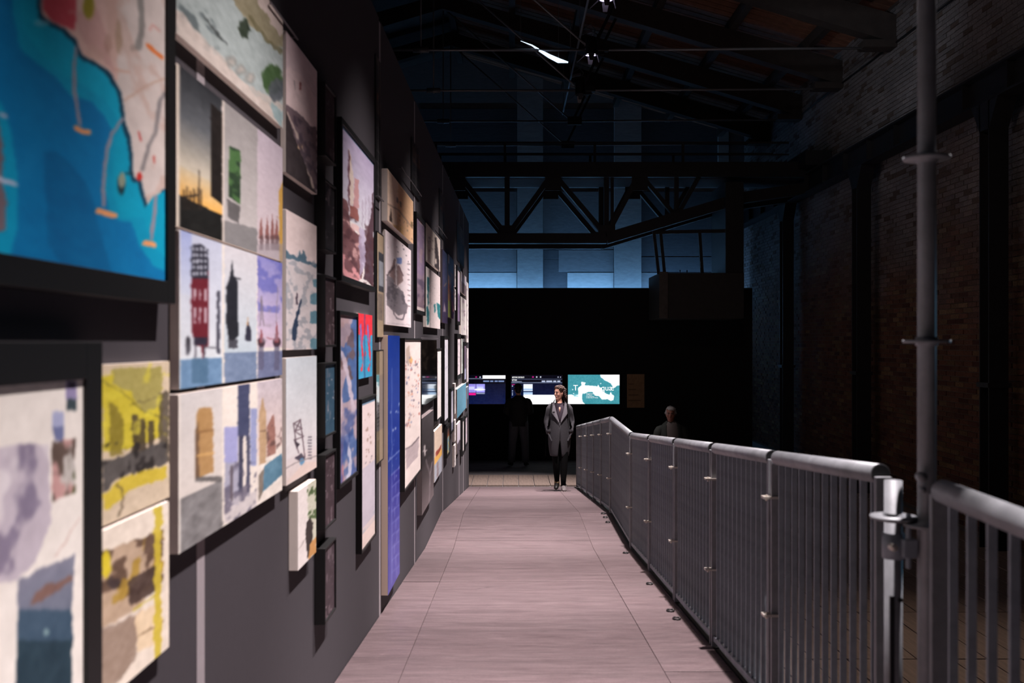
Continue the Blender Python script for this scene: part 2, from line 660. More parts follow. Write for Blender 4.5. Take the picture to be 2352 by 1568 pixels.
NODE = (1.30, 4.80)
for i, ty in enumerate(TRUSS_Y):
    if ty < 8:
        continue
    where = ['', '', '', 'nearest the viewer, its foot above the top right corner', 'second from the viewer', 'third from the viewer, at the top-edge spotlight',
             'fourth from the viewer, above the lowest spotlight', 'fifth from the viewer', 'sixth from the viewer, just before the black partition', 'farthest, nearest the end wall'][i]
    t = thing('roof_truss', 'dark timber and iron-rod roof truss, ' + where, 'truss', (RWX, ty, CZ + EAVE_H), 0, 'roof trusses')
    t.location = (0, ty, CZ)
    b = MB()
    hh = 0.46
    top0, top1 = EAVE_H, RIDGE_H - 0.02
    xw = RWX + 0.005
    for (xa, xb, ha, hb) in ((xw, RIDGE_X, top0, top1),):
        vs = []
        for yy in (-0.13, 0.13):
            vs += [(xa, yy, ha - hh), (xb, yy, hb - 0.32), (xb, yy, hb), (xa, yy, ha)]
        b.add(vs, [(0, 1, 2, 3), (7, 6, 5, 4), (0, 4, 5, 1), (1, 5, 6, 2), (2, 6, 7, 3), (3, 7, 4, 0)])
    b.build('rafter', M_timber, t)
    b = MB()
    vs = []
    for yy in (-0.13, 0.13):
        vs += [(-9.3, yy, top0 - hh), (RIDGE_X, yy, top1 - 0.32), (RIDGE_X, yy, top1), (-9.3, yy, top0)]
    b.add(vs, [(3, 2, 1, 0), (4, 5, 6, 7), (1, 5, 4, 0), (2, 6, 5, 1), (3, 7, 6, 2), (0, 4, 7, 3)])
    b.build('rafter', M_timber, t)
    MB().box(RWX - 0.55, RWX + 0.01, -0.16, 0.16, EAVE_H - 0.52, EAVE_H - 0.40).build('bearing_block', M_timber, t)
    MB().cyl((RWX - 0.35, 0, EAVE_H - 0.50), (NODE[0], 0, NODE[1] - 0.0), 0.022, 8).build('tie_rod', M_rod, t, True)
    MB().cyl((NODE[0], 0, NODE[1]), (-4.3, 0, NODE[1]), 0.022, 8).build('tie_rod', M_rod, t, True)
    MB().cyl((NODE[0] - 0.05, 0, NODE[1] + 0.05), (RIDGE_X + 0.08, 0, RIDGE_H - 0.35), 0.018, 8).build('ridge_rod', M_rod, t, True)
    xs = 2.0
    MB().bar((NODE[0] + 0.02, 0, NODE[1]), (xs, 0, EAVE_H + PITCH * (RWX - xs) - 0.35), 0.05, 0.05).build('strut', M_dark, t)
    MB().box(NODE[0] - 0.09, NODE[0] + 0.22, -0.02, 0.02, NODE[1] - 0.08, NODE[1] + 0.1).build('node_plate', M_dark, t)
    MB().cyl((RIDGE_X, 0, NODE[1] - 0.06), (RIDGE_X, 0, RIDGE_H - 0.35), 0.014, 8).build('hanger_rod', M_rod, t, True)
    MB().cyl((RIDGE_X - 0.13, 0, NODE[1]), (RIDGE_X + 0.13, 0, NODE[1]), 0.05, 10).build('turnbuckle', M_rod, t, True)

# ------------------------------------------------------------------ crane rail beam and columns on the right
COLX = 6.0
cbm = thing('crane_rail_beam', 'long black riveted crane rail beam along the brick wall', 'beam', (COLX, 0, CZ + 2.98))
MB().box(-0.13, 0.13, 9, 26.8, 0.0, 0.03).build('flange', M_dark, cbm)
MB().box(-0.02, 0.02, 9, 26.8, 0.03, 0.37).build('web', M_dark, cbm)
MB().box(-0.13, 0.13, 9, 26.8, 0.37, 0.40).build('flange', M_dark, cbm)
MB().box(-0.03, 0.03, 9, 26.8, 0.40, 0.46).build('rail', M_rod, cbm)
for yy in np.arange(9.5, 26.5, 1.175):
    MB().box(-0.11, 0.11, yy - 0.006, yy + 0.006, 0.03, 0.37).build('stiffener', M_dark, cbm)
for k, yy in enumerate((12.4, 17.1, 21.75)):
    lab = ['black iron column nearest the viewer, by the right edge behind the scaffold pole', 'black iron column in the middle, left of the tall scaffold pole',
           'black iron column farthest away, beside the partition end'][k]
    t = thing('iron_column', lab, 'column', (COLX, yy, -0.03), 0, 'columns carrying the crane rail beam')
    h = CZ + 2.98 + 0.03
    w = 0.12
    MB().box(-w, w, -0.13, -0.11, 0.02, h).build('flange', M_dark, t)
    MB().box(-w, w, 0.11, 0.13, 0.02, h).build('flange', M_dark, t)
    MB().box(-0.012, 0.012, -0.11, 0.11, 0.02, h).build('web', M_dark, t)
    MB().box(-0.2, 0.2, -0.2, 0.2, 0, 0.02).build('base_plate', M_dark, t)
    MB().box(-0.145, 0.145, -0.155, 0.155, h - 3.55, h - 3.49).build('splice_band', M_dark, t)
    b = MB()
    b.add([(-w, -0.35, h), (-w, 0.35, h), (-w, 0.13, h - 0.35), (-w, -0.13, h - 0.35), (w, -0.35, h), (w, 0.35, h), (w, 0.13, h - 0.35), (w, -0.13, h - 0.35)],
          [(0, 3, 2, 1), (4, 5, 6, 7), (0, 1, 5, 4), (1, 2, 6, 5), (2, 3, 7, 6), (3, 0, 4, 7)])
    b.build('bracket', M_dark, t)

# ------------------------------------------------------------------ travelling bridge crane across the hall
KY = 20.6
KS = F / KY


def kp(x, y):
    return ((x - CX) / KS, CZ + (CY - y) / KS)


crane = thing('bridge_crane', 'black lattice bridge crane spanning the hall below the roof', 'crane', (0, KY, 0))
for gi, gy in enumerate((-0.45, 0.75)):
    def cpart(name, p0, p1, w, h):
        MB().bar((p0[0], gy, p0[1]), (p1[0], gy, p1[1]), w, h).build(name, M_dark, crane)
    tl, tr = (-3.6, CZ + 3.46), (5.98, CZ + 3.46)
    cpart('top_chord', tl, tr, 0.26, 0.30)
    bl = (-3.6, CZ + (CY - 553) / KS)
    b1 = kp(1388, 553)
    b2 = kp(1692, 462)
    cpart('bottom_chord', bl, b1, 0.22, 0.20)
    cpart('bottom_chord', b1, b2, 0.22, 0.22)
    cpart('bottom_chord', b2, (5.98, CZ + 3.1), 0.22, 0.22)
    yt = CZ + 3.4
    yb = bl[1]
    nodes_b = [kp(940, 0)[0], kp(1165, 0)[0], kp(1388, 0)[0]]
    nodes_t = [kp(1054, 0)[0], kp(1268, 0)[0], kp(1462, 0)[0], kp(1600, 0)[0]]
    for a, bnode in ((nodes_t[0], nodes_b[1]), (nodes_t[1], nodes_b[1]), (nodes_t[1], nodes_b[2]), (nodes_t[2], nodes_b[2]), (nodes_t[0], nodes_b[0])):
        cpart('diagonal', (a, yt), (bnode, yb + 0.05), 0.14, 0.10)
    cpart('diagonal', (nodes_t[2], yt), (kp(1545, 0)[0], kp(0, 505)[1]), 0.12, 0.08)
    cpart('diagonal', (nodes_t[3], yt), (kp(1545, 0)[0], kp(0, 505)[1]), 0.12, 0.08)
    for a in nodes_b:
        cpart('vertical', (a, yt), (a, yb), 0.10, 0.10)
    cpart('vertical', (kp(1395 + 6, 0)[0], yt), (kp(1395 + 6, 0)[0], yb), 0.06, 0.06)
    cpart('vertical', (kp(1545, 0)[0], yt), (kp(1545, 0)[0], kp(0, 505)[1]), 0.09, 0.09)
    for a in nodes_b:
        MB().box(a - 0.17, a + 0.17, gy - 0.09, gy - 0.07, yb - 0.05, yb + 0.26).build('gusset_plate', M_dark, crane)
    for a in nodes_t[:3]:
        MB().box(a - 0.16, a + 0.16, gy - 0.09, gy - 0.07, yt - 0.36, yt).build('gusset_plate', M_dark, crane)
    hz = CZ + 4.02
    MB().bar((-3.6, gy, hz), (5.6, gy, hz), 0.04, 0.04).build('handrail', M_dark, crane)
    MB().bar((-3.6, gy, hz - 0.24), (5.6, gy, hz - 0.24), 0.03, 0.03).build('handrail', M_dark, crane)
    for px in (1005, 1160, 1362, 1560):
        xx = kp(px, 0)[0]
        MB().bar((xx, gy, CZ + 3.5), (xx, gy, hz), 0.05, 0.05).build('handrail_post', M_dark, crane)
MB().box(-3.6, 5.9, -0.40, 0.70, CZ + 3.30, CZ + 3.34).build('walkway', M_timber, crane)
MB().box(5.75, 6.25, -1.1, 1.4, CZ + 3.46, CZ + 3.75).build('end_carriage', M_dark, crane)
# operator cab hung under the bridge
cabx0, cabz0 = kp(1503, 733)
cabx1, cabz1 = kp(1690, 632)
cab = MB().box(cabx0, cabx1, -0.75, 0.85, cabz0, cabz1).build('cab_box', mat('cab_sheet', (44, 42, 40), 0.8, 0.1, 0.3, 8), crane, bevel=0.01)
MB().box(cabx0 - 0.01, cabx0 + 0.16, -0.77, -0.752, cabz0, cabz1 + 0.02).build('cab_corner', mat('cab_corner_sheet', (74, 70, 66), 0.8, 0.1, 0.3, 8), crane)
for xa, xb in ((1492, 1503), (1507, 1516), (1594, 1600), (1680, 1685)):
    p0, p1 = kp(xa, 538), kp(xb, 634)
    MB().bar((p0[0], -0.6, p0[1]), (p1[0], -0.6, p1[1]), 0.06, 0.06).build('hanger', M_dark, crane)
p0, p1 = kp(1490, 541), kp(1690, 537)
MB().bar((p0[0], -0.6, p0[1]), (p1[0], -0.6, p1[1]), 0.07, 0.07).build('hanger_beam', M_dark, crane)
p0, p1 = kp(1668, 430), kp(1668, 640)
MB().box(kp(1650, 0)[0], kp(1690, 0)[0], -0.7, 0.7, p1[1], p0[1]).build('cab_mast', M_dark, crane)
for x0_, x1_ in ((1545, 1562), (1572, 1578)):
    a, b = kp(x0_, 631), kp(x1_, 622)
    MB().tube([(a[0], 0, a[1]), (b[0], 0, a[1] + 0.03), (b[0], 0, b[1] + 0.02)], 0.012, 6).build('lever', M_dark, crane)

# ------------------------------------------------------------------ exhibition wall on the left
wl = struct(empty('wall_left', (WX0, 0, 0), WALL_RZ))
seams = [-0.6, 2.86, 6.50, 8.63, 11.75, 14.9, 16.0, WALL_END]
for i in range(len(seams) - 1):
    a = seams[i] + (0.035 if i else 0)
    b = seams[i + 1] - (0.035 if i < len(seams) - 2 else 0)
    MB().box(a, b, 0.0, 0.16, -0.02, WALL_TOP).build('wall_board', M_exwall, wl)
for s_ in seams[1:-1]:
    MB().box(s_ - 0.0345, s_ + 0.0345, -0.0015, 0.1, -0.02, WALL_TOP - 0.02).build('joint_strip', M_strip, wl)

# ------------------------------------------------------------------ the ramp
ramp = thing('ramp', 'mauve-brown sheet-covered walkway ramp between art wall and steel railing', 'ramp', (0, 0, 0))
CUTX = [(-0.93, -0.56), (-0.56, 0.78), (0.78, 1.105)]
ROWS = {0: [-0.4, 2.9, 5.4, 7.72, 9.55, 11.55, 13.9, 15.7, 17.6], 1: [-0.4, 2.9, 5.4, 7.72, 9.9, 11.55, 13.2, 15.5, 17.6], 2: [-0.4, 2.9, 5.1, 7.55, 9.55, 11.55, 13.2, 15.6, 17.6]}
EDG = [RAMP_A0, RAMP_A1, RAMP_B1]
for c, (xa, xb) in enumerate(CUTX):
    ys = ROWS[c]
    for i in range(len(ys) - 1):
        g = 0.0038
        ya, yb = ys[i] + g, ys[i + 1] - g
        cuts = [ya] + [e for e in EDG if ya + 0.01 < e < yb - 0.01] + [yb]
        dz = random.uniform(-0.0035, 0.0)
        b = MB()
        x0, x1 = xa + 0.0013, xb - 0.0013
        if c == 2 and i > 0:
            x1 += 0.027
        if c == 0:
            x0 = None
        n = len(cuts)
        vs = []
        for yy in cuts:
            xl = WX0 + WSL * yy + 0.004 if x0 is None else x0
            zt = ramp_z(yy) + dz
            vs += [(xl, yy, zt), (x1, yy, zt), (xl, yy, zt - 0.021), (x1, yy, zt - 0.021)]
        fs = [(0, 2, 3, 1), (4 * (n - 1), 4 * (n - 1) + 1, 4 * (n - 1) + 3, 4 * (n - 1) + 2)]
        for k in range(n - 1):
            q = 4 * k
            fs += [(q, q + 1, q + 5, q + 4), (q + 2, q + 6, q + 7, q + 3), (q, q + 4, q + 6, q + 2), (q + 1, q + 3, q + 7, q + 5)]
        b.add(vs, fs)
        b.build('floor_sheet', M_ply, ramp, bevel=0.0015)
# sub-deck, edge beams and legs below the sheets
prof = [-0.4, RAMP_A0, RAMP_A1, RAMP_B1, RAMP_C1 - 0.05]
for nm, xa, xb, zt, zb, m in (('sub_deck', -0.90, 1.095, 0.026, 0.06, M_blackpaint), ('edge_beam', 1.055, 1.095, 0.06, 0.20, M_galv_dark), ('edge_beam', -0.74, -0.70, 0.06, 0.20, M_galv_dark)):
    vs, fs = [], []
    for yy in prof:
        xl = xa if nm != 'sub_deck' else WX0 + WSL * yy + 0.01
        zz = ramp_z(yy)
        low = max(zz - zb, -0.028)
        top = max(zz - zt, low + 0.001)
        vs += [(xl, yy, top), (xb, yy, top), (xl, yy, low), (xb, yy, low)]
    n = len(prof)
    fs = [(0, 2, 3, 1), (4 * (n - 1), 4 * (n - 1) + 1, 4 * (n - 1) + 3, 4 * (n - 1) + 2)]
    for k in range(n - 1):
        q = 4 * k
        fs += [(q, q + 1, q + 5, q + 4), (q + 2, q + 6, q + 7, q + 3), (q, q + 4, q + 6, q + 2), (q + 1, q + 3, q + 7, q + 5)]
    MB().add(vs, fs).build(nm, m, ramp)
for yy in (3.3, 5.6, 7.9, 10.2, 12.5, 14.6):
    for xx in (-0.6, 1.07):
        MB().cyl((xx, yy, -0.03), (xx, yy, ramp_z(yy) - 0.05), 0.024, 10).build('leg', M_galv_dark, ramp, True)
vs, fs = [], []
prof2 = [2.95, RAMP_A1, RAMP_B1, RAMP_C1 - 0.1]
for yy in prof2:
    zz = ramp_z(yy)
    vs += [(1.13, yy, zz - 0.004), (1.19, yy, zz - 0.004), (1.13, yy, max(zz - 0.12, -0.02)), (1.19, yy, max(zz - 0.12, -0.02))]
fs = [(0, 2, 3, 1), (12, 13, 15, 14)]
for k in range(3):
    q = 4 * k
    fs += [(q, q + 1, q + 5, q + 4), (q + 2, q + 6, q + 7, q + 3), (q, q + 4, q + 6, q + 2), (q + 1, q + 3, q + 7, q + 5)]
MB().add(vs, fs).build('edge_strip', M_blackpaint, ramp)
# small cable loops lying at the foot of the railing
for k, yy in enumerate((4.45, 4.72, 6.35, 6.6, 7.6, 9.2, 10.9, 11.2, 11.45)):
    pts = []
    for a in range(9):
        th = a / 8 * 2 * math.pi
        xx = 1.05 + 0.024 * math.cos(th)
        y2 = yy + 0.035 * math.sin(th)
        pts.append((xx, y2, ramp_z(y2) + 0.006))
    MB().tube(pts, 0.005, 5, ref=(0, 0, 1)).build('tie_loop', M_blackpaint, ramp, True)

# ------------------------------------------------------------------ steel railing panels along the ramp
bal_cache = {}


def railing(y0, y1, h0, h1, z0, z1, label, x0=RAIL_X, x1=RAIL_X, clip_far=True, nb=None):
    """one panel from y0 to y1: handrail tops h0..h1 (relative to the eye), foot levels z0..z1"""
    t = thing('railing_panel', label, 'railing', (x0, y0, z0), 0, 'steel railing panels along the ramp')
    L = y1 - y0
    e = 0.048
    zt0, zt1 = CZ + h0 - 0.032 - z0, CZ + h1 - 0.032 - z0
    zb0, zb1 = 0.05, z1 - z0 + 0.05
    dx = x1 - x0

    def at(f, z):
        return (dx * f, L * f, z)
    ft = e / L
    hr = MB()
    a = Vector((dx * ft, e, zt0 + (zt1 - zt0) * ft))
    b = Vector((dx * (1 - ft), L - e, zt1 - (zt1 - zt0) * ft))
    hr.tube([a, b], [0.031, 0.031], 20, ref=(1, 0, 0))
    sm_ = hr.build('handrail', M_galv, t, True)
    sm_.data.polygons[-1].use_smooth = sm_.data.polygons[-2].use_smooth = False
    dr = (b - a).normalized()
    MB().tube([a - dr * 0.006, a - dr * 0.0005], [0.0285, 0.0285], 20, ref=(1, 0, 0)).build('end_cap', M_blackpaint, sm_)
    MB().bar(at(0.035 / L, zb0), at(1 - 0.035 / L, zb1), 0.03, 0.03).build('bottom_rail', M_galv_dark, t, bevel=0.003)
    for f, ztop, zbot in ((0.026 / L, zt0, z0 * 0 + 0.004), (1 - 0.026 / L, zt1, z1 - z0 + 0.004)):
        p = at(f, 0)
        pst = MB().box(p[0] - 0.025, p[0] + 0.025, p[1] - 0.009, p[1] + 0.009, zbot, ztop - 0.01).build('end_post', M_galv, t, bevel=0.002)
    n = nb or max(6, int(round(L / 0.1)))
    hmid = (zt0 + zt1) / 2 - (zb0 + zb1) / 2 - 0.025
    key = round(hmid, 3)
    if key not in bal_cache:
        me = MB().box(-0.011, 0.011, -0.0045, 0.0045, 0, hmid).mesh('baluster')
        me.materials.append(M_galv_dark)
        bal_cache[key] = me
    for i in range(1, n):
        f = i / n
        shared('baluster', bal_cache[key], t, (dx * f, L * f, zb0 + (zb1 - zb0) * f + 0.005))
    if clip_far:
        for drop in (0.17, 0.68):
            c = MB()
            zc = zt1 - drop
            c.box(dx - 0.062, dx + 0.012, L - 0.05, L - 0.001, zc - 0.004, zc + 0.006)
            c.cyl((dx - 0.045, L - 0.03, zc - 0.014), (dx - 0.045, L - 0.03, zc + 0.012), 0.006, 8)
            c.build('clip', M_clip, pst)
    return t


nA = 5
yA0, yA1 = 3.06, 9.52
ordn = ['nearest long railing panel, just beyond the short capped post', 'second railing panel beyond the short capped post', 'third railing panel beyond the short capped post',
        'fourth railing panel beyond the short capped post', 'last railing panel before the flat landing']
for i in range(nA):
    ya = yA0 + (yA1 - yA0) * i / nA
    yb = yA0 + (yA1 - yA0) * (i + 1) / nA
    ha = -0.377 + (-0.868 + 0.377) * i / nA
    hb = -0.377 + (-0.868 + 0.377) * (i + 1) / nA
    railing(ya, yb, ha, hb, ramp_z(ya), ramp_z(yb), ordn[i])
railing(yA1, 11.5, -0.868, -0.862, ramp_z(yA1), ramp_z(11.5), 'level railing panel on the flat landing, rising to the highest corner of the railing')
ordc = ['first railing panel of the lower slope, just past the highest corner', 'second railing panel of the lower slope', 'third railing panel of the lower slope', 'fourth railing panel of the lower slope, beside the woman', 'last railing panel at the foot of the ramp, behind the woman']
for i in range(5):
    ya = 11.5 + 6.0 * i / 5
    yb = 11.5 + 6.0 * (i + 1) / 5
    railing(ya, yb, -0.862 - 0.61 * i / 5, -0.862 - 0.61 * (i + 1) / 5, ramp_z(ya), ramp_z(yb), ordc[i], clip_far=i < 4)
railing(1.25, 2.64, -0.358, -0.358, ramp_z(1.2), ramp_z(1.2), 'blurred railing panel running off the right edge of the picture', x0=1.045, x1=1.125, clip_far=False, nb=12)


# ------------------------------------------------------------------ scaffold posts
def rosette(parent, z, r=0.062):
    b = MB()
    b.tube([(0, 0, z - 0.0045), (0, 0, z + 0.0045)], [r, r], 20)
    b.tube([(0, 0, z - 0.012), (0, 0, z + 0.012)], [0.029, 0.029], 16)
    b.build('rosette', M_galv, parent, True)


pole = thing('scaffold_pole', 'tall galvanised scaffold pole with ring discs rising out of the picture', 'pole', (1.133, 2.72, -0.03))
MB().cyl((0, 0, 0), (0, 0, 6.6), 0.0242, 20).build('tube', M_galv, pole, True)
for h in (-2.0, -1.5, -1.0, -0.5, 0.0, 0.5, 1.0, 1.5, 2.0, 2.5, 3.0):
    rosette(pole, CZ + 0.03 + h)
MB().box(-0.1, 0.1, -0.1, 0.1, 0, 0.006).build('base_plate', M_galv_dark, pole)
w = MB()
w.box(-0.066, -0.028, -0.012, 0.02, CZ - 0.5 - 0.06, CZ - 0.5 + 0.03 - 0.04)
w.cyl((-0.05, 0, CZ - 0.5 - 0.09), (-0.05, 0, CZ - 0.5 + 0.06), 0.008, 8)
w.build('wedge_head', M_galv_dark, pole, bevel=0.004)
w = MB()
w.cyl((-0.028, -0.02, CZ - 0.335), (-0.028, -0.045, CZ - 0.335), 0.013, 10)
w.cyl((-0.024, -0.02, CZ - 0.37), (-0.024, -0.04, CZ - 0.37), 0.008, 8)
w.build('bolt', M_galv, pole, True)

post = thing('scaffold_post', 'short capped galvanised scaffold post at the near end of the railing', 'post', (1.057, 2.76, ramp_z(2.76)))
zp = CZ - (ramp_z(2.76))
MB().cyl((0, 0, 0), (0, 0, zp - 0.385), 0.0242, 20).build('tube', M_galv, post, True)
MB().cyl((0, 0, zp - 0.6), (0, 0, zp - 0.53), 0.030, 16).build('collar', M_galv_dark, post, True)
rosette(post, zp - 0.487)
MB().cyl((-0.02, -0.036, zp - 0.56), (-0.02, -0.06, zp - 0.56), 0.010, 8).build('wedge_pin', M_clip, post, True)
MB().box(-0.018, -0.006, -0.0255, -0.018, zp - 1.4, zp - 0.70).build('slot', M_blackpaint, post)
MB().cyl((0.01, -0.023, zp - 0.71), (0.01, -0.026, zp - 0.71), 0.007, 8).build('hole', M_blackpaint, post)

# ------------------------------------------------------------------ spotlights on the trusses
M_lens = mat_emit('spot_lens', (225, 215, 255), 9.0)
M_lens_off = mat('dark_lens', (20, 20, 30), 0.1, 0, 0, 1, 0, 0.8)
M_flap = mat('spot_flap', (90, 88, 92), 0.5, 0.4)
bar_ = thing('lighting_bar', 'long grey lighting pipe hung along the trusses above the spotlights', 'pipe', (SPOT_X - 0.17, 0, CZ + SPOT_H + 0.34))
MB().cyl((0, -1, 0), (0, 22.2, 0), 0.02, 8).build('pipe', M_rod, bar_, True)
for ty in TRUSS_Y[3:]:
    if ty < 22:
        MB().cyl((0, ty + 0.2, 0), (0, ty + 0.2, 1.15), 0.006, 6).build('hanger', M_rod, bar_)


def spotlight(ty, label, lit=True, power=None, aim=(-0.08, None, -1.8)):
    t = thing('spotlight', label, 'spotlight', (SPOT_X, ty, CZ + SPOT_H), 0, 'spotlights hung along the trusses')
    hs = MB()
    hs.tube([(0, 0, 0.0), (0, 0, 0.012), (0, 0, 0.2), (0, 0, 0.28), (0, 0, 0.30)], [0.096, 0.092, 0.09, 0.085, 0.05], 20, caps=False)
    hso = hs.build('housing', M_blackpaint, t, True)
    MB().tube([(0, 0, 0.003), (0, 0, 0.006)], [0.088, 0.088], 20).build('lens', M_lens if lit else M_lens_off, hso)
    rm = MB()
    for k in range(20):
        a0, a1 = 2 * math.pi * k / 20, 2 * math.pi * (k + 1) / 20
        rm.bar((0.096 * math.cos(a0), 0.096 * math.sin(a0), 0.0), (0.096 * math.cos(a1), 0.096 * math.sin(a1), 0.0), 0.008, 0.012)
    rm.build('rim', M_flap, hso)
    for ang, spread in ((math.pi, 0.12), (0.0, 0.03), (-math.pi / 2, 0.02), (math.pi / 2, 0.05)):
        c, s_ = math.cos(ang), math.sin(ang)
        vs = []
        for rr, ww_, zz in ((0.101, 0.05, -0.008), (0.101 + spread, 0.03, -0.12)):
            for sg in (-1, 1):
                for th in (0, 0.004):
                    vs.append(((rr + th) * c - sg * ww_ * s_, (rr + th) * s_ + sg * ww_ * c, zz))
        MB().add(vs, [(0, 2, 6, 4), (1, 5, 7, 3), (0, 4, 5, 1), (2, 3, 7, 6), (0, 1, 3, 2), (4, 6, 7, 5)]).build('shutter_flap', M_flap, hso)
    yk = MB()
    yk.tube([(-0.11, 0, 0.14), (-0.12, 0, 0.24), (-0.1, 0, 0.34), (0, 0, 0.37), (0.1, 0, 0.34), (0.12, 0, 0.24), (0.11, 0, 0.14)], 0.010, 6)
    yk.build('yoke', M_blackpaint, t, True)
    MB().bar((-0.17, 0, 0.35), (0.02, 0, 0.39), 0.04, 0.05).build('clamp', M_flap, t)
    MB().box(0.11, 0.29, -0.06, 0.06, 0.05, 0.17).build('ballast_box', M_blackpaint, t, bevel=0.01)
    MB().tube([(0.02, 0, 0.30), (0.07, 0.02, 0.42), (0.0, 0.05, 0.52), (-0.12, 0.06, 0.45), (-0.17, 0.05, 0.36)], 0.007, 6).build('cable', M_flap, t, True)
    if lit and power is not None:
        y_t = ty if aim[1] is None else aim[1]
        spot_light('lamp', (0, 0, -0.015), (aim[0] - SPOT_X, y_t - ty, aim[2] - SPOT_H), power, SPOT_COLOR, 46.5, 1.0, 0.05, t)
    return t


SPOTS = [(0, 'spotlight on the truss above the viewer', 0.85), (1, 'spotlight on the second truss from the viewer', 0.95), (2, 'spotlight on the third truss from the viewer', 1.0),
         (3, 'spotlight on the fourth truss, out of the top of the picture', 1.05), (4, 'spotlight on the fifth truss, above the top edge', 1.1),
         (5, 'lit spotlight with shutter flaps cut by the top edge of the picture', 1.2), (6, 'lit black spotlight hanging mid-row with shutter flaps', 1.05), (7, 'lowest-looking spotlight of the row, its lens dark', 0.0)]
for i, lab, k in SPOTS:
    ahead = {5: 0.8, 6: 0.4}.get(i, 0.0)          # the last two are turned a little further down the ramp
    spotlight(TRUSS_Y[i], lab, i != 7, SPOT_POWER * k if k > 0 else None, aim=(-0.08 + 0.25 * ahead, TRUSS_Y[i] + ahead, -1.8))

# curved tube standing in for a reflected glint; its glow is added, no lamp
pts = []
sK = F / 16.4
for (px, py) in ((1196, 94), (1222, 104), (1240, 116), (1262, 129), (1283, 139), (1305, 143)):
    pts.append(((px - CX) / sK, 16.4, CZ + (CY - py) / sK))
lt = thing('curved_glint_tube', 'slender curved tube, a white glint made to glow, under the dark roof', 'glint', pts[0])
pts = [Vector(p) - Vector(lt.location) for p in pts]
MB().tube(pts, [0.004, 0.012, 0.022, 0.034, 0.042, 0.012], 8).build('tube', mat_emit('glint_glow', (205, 228, 255), 1.6), lt, True)
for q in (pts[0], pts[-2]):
    MB().cyl(q, (q.x, q.y, CZ + EAVE_H + PITCH * (RWX - q.x - lt.location.x) - 0.42 - lt.location.z), 0.004, 6).build('hanging_wire', M_rod, lt)


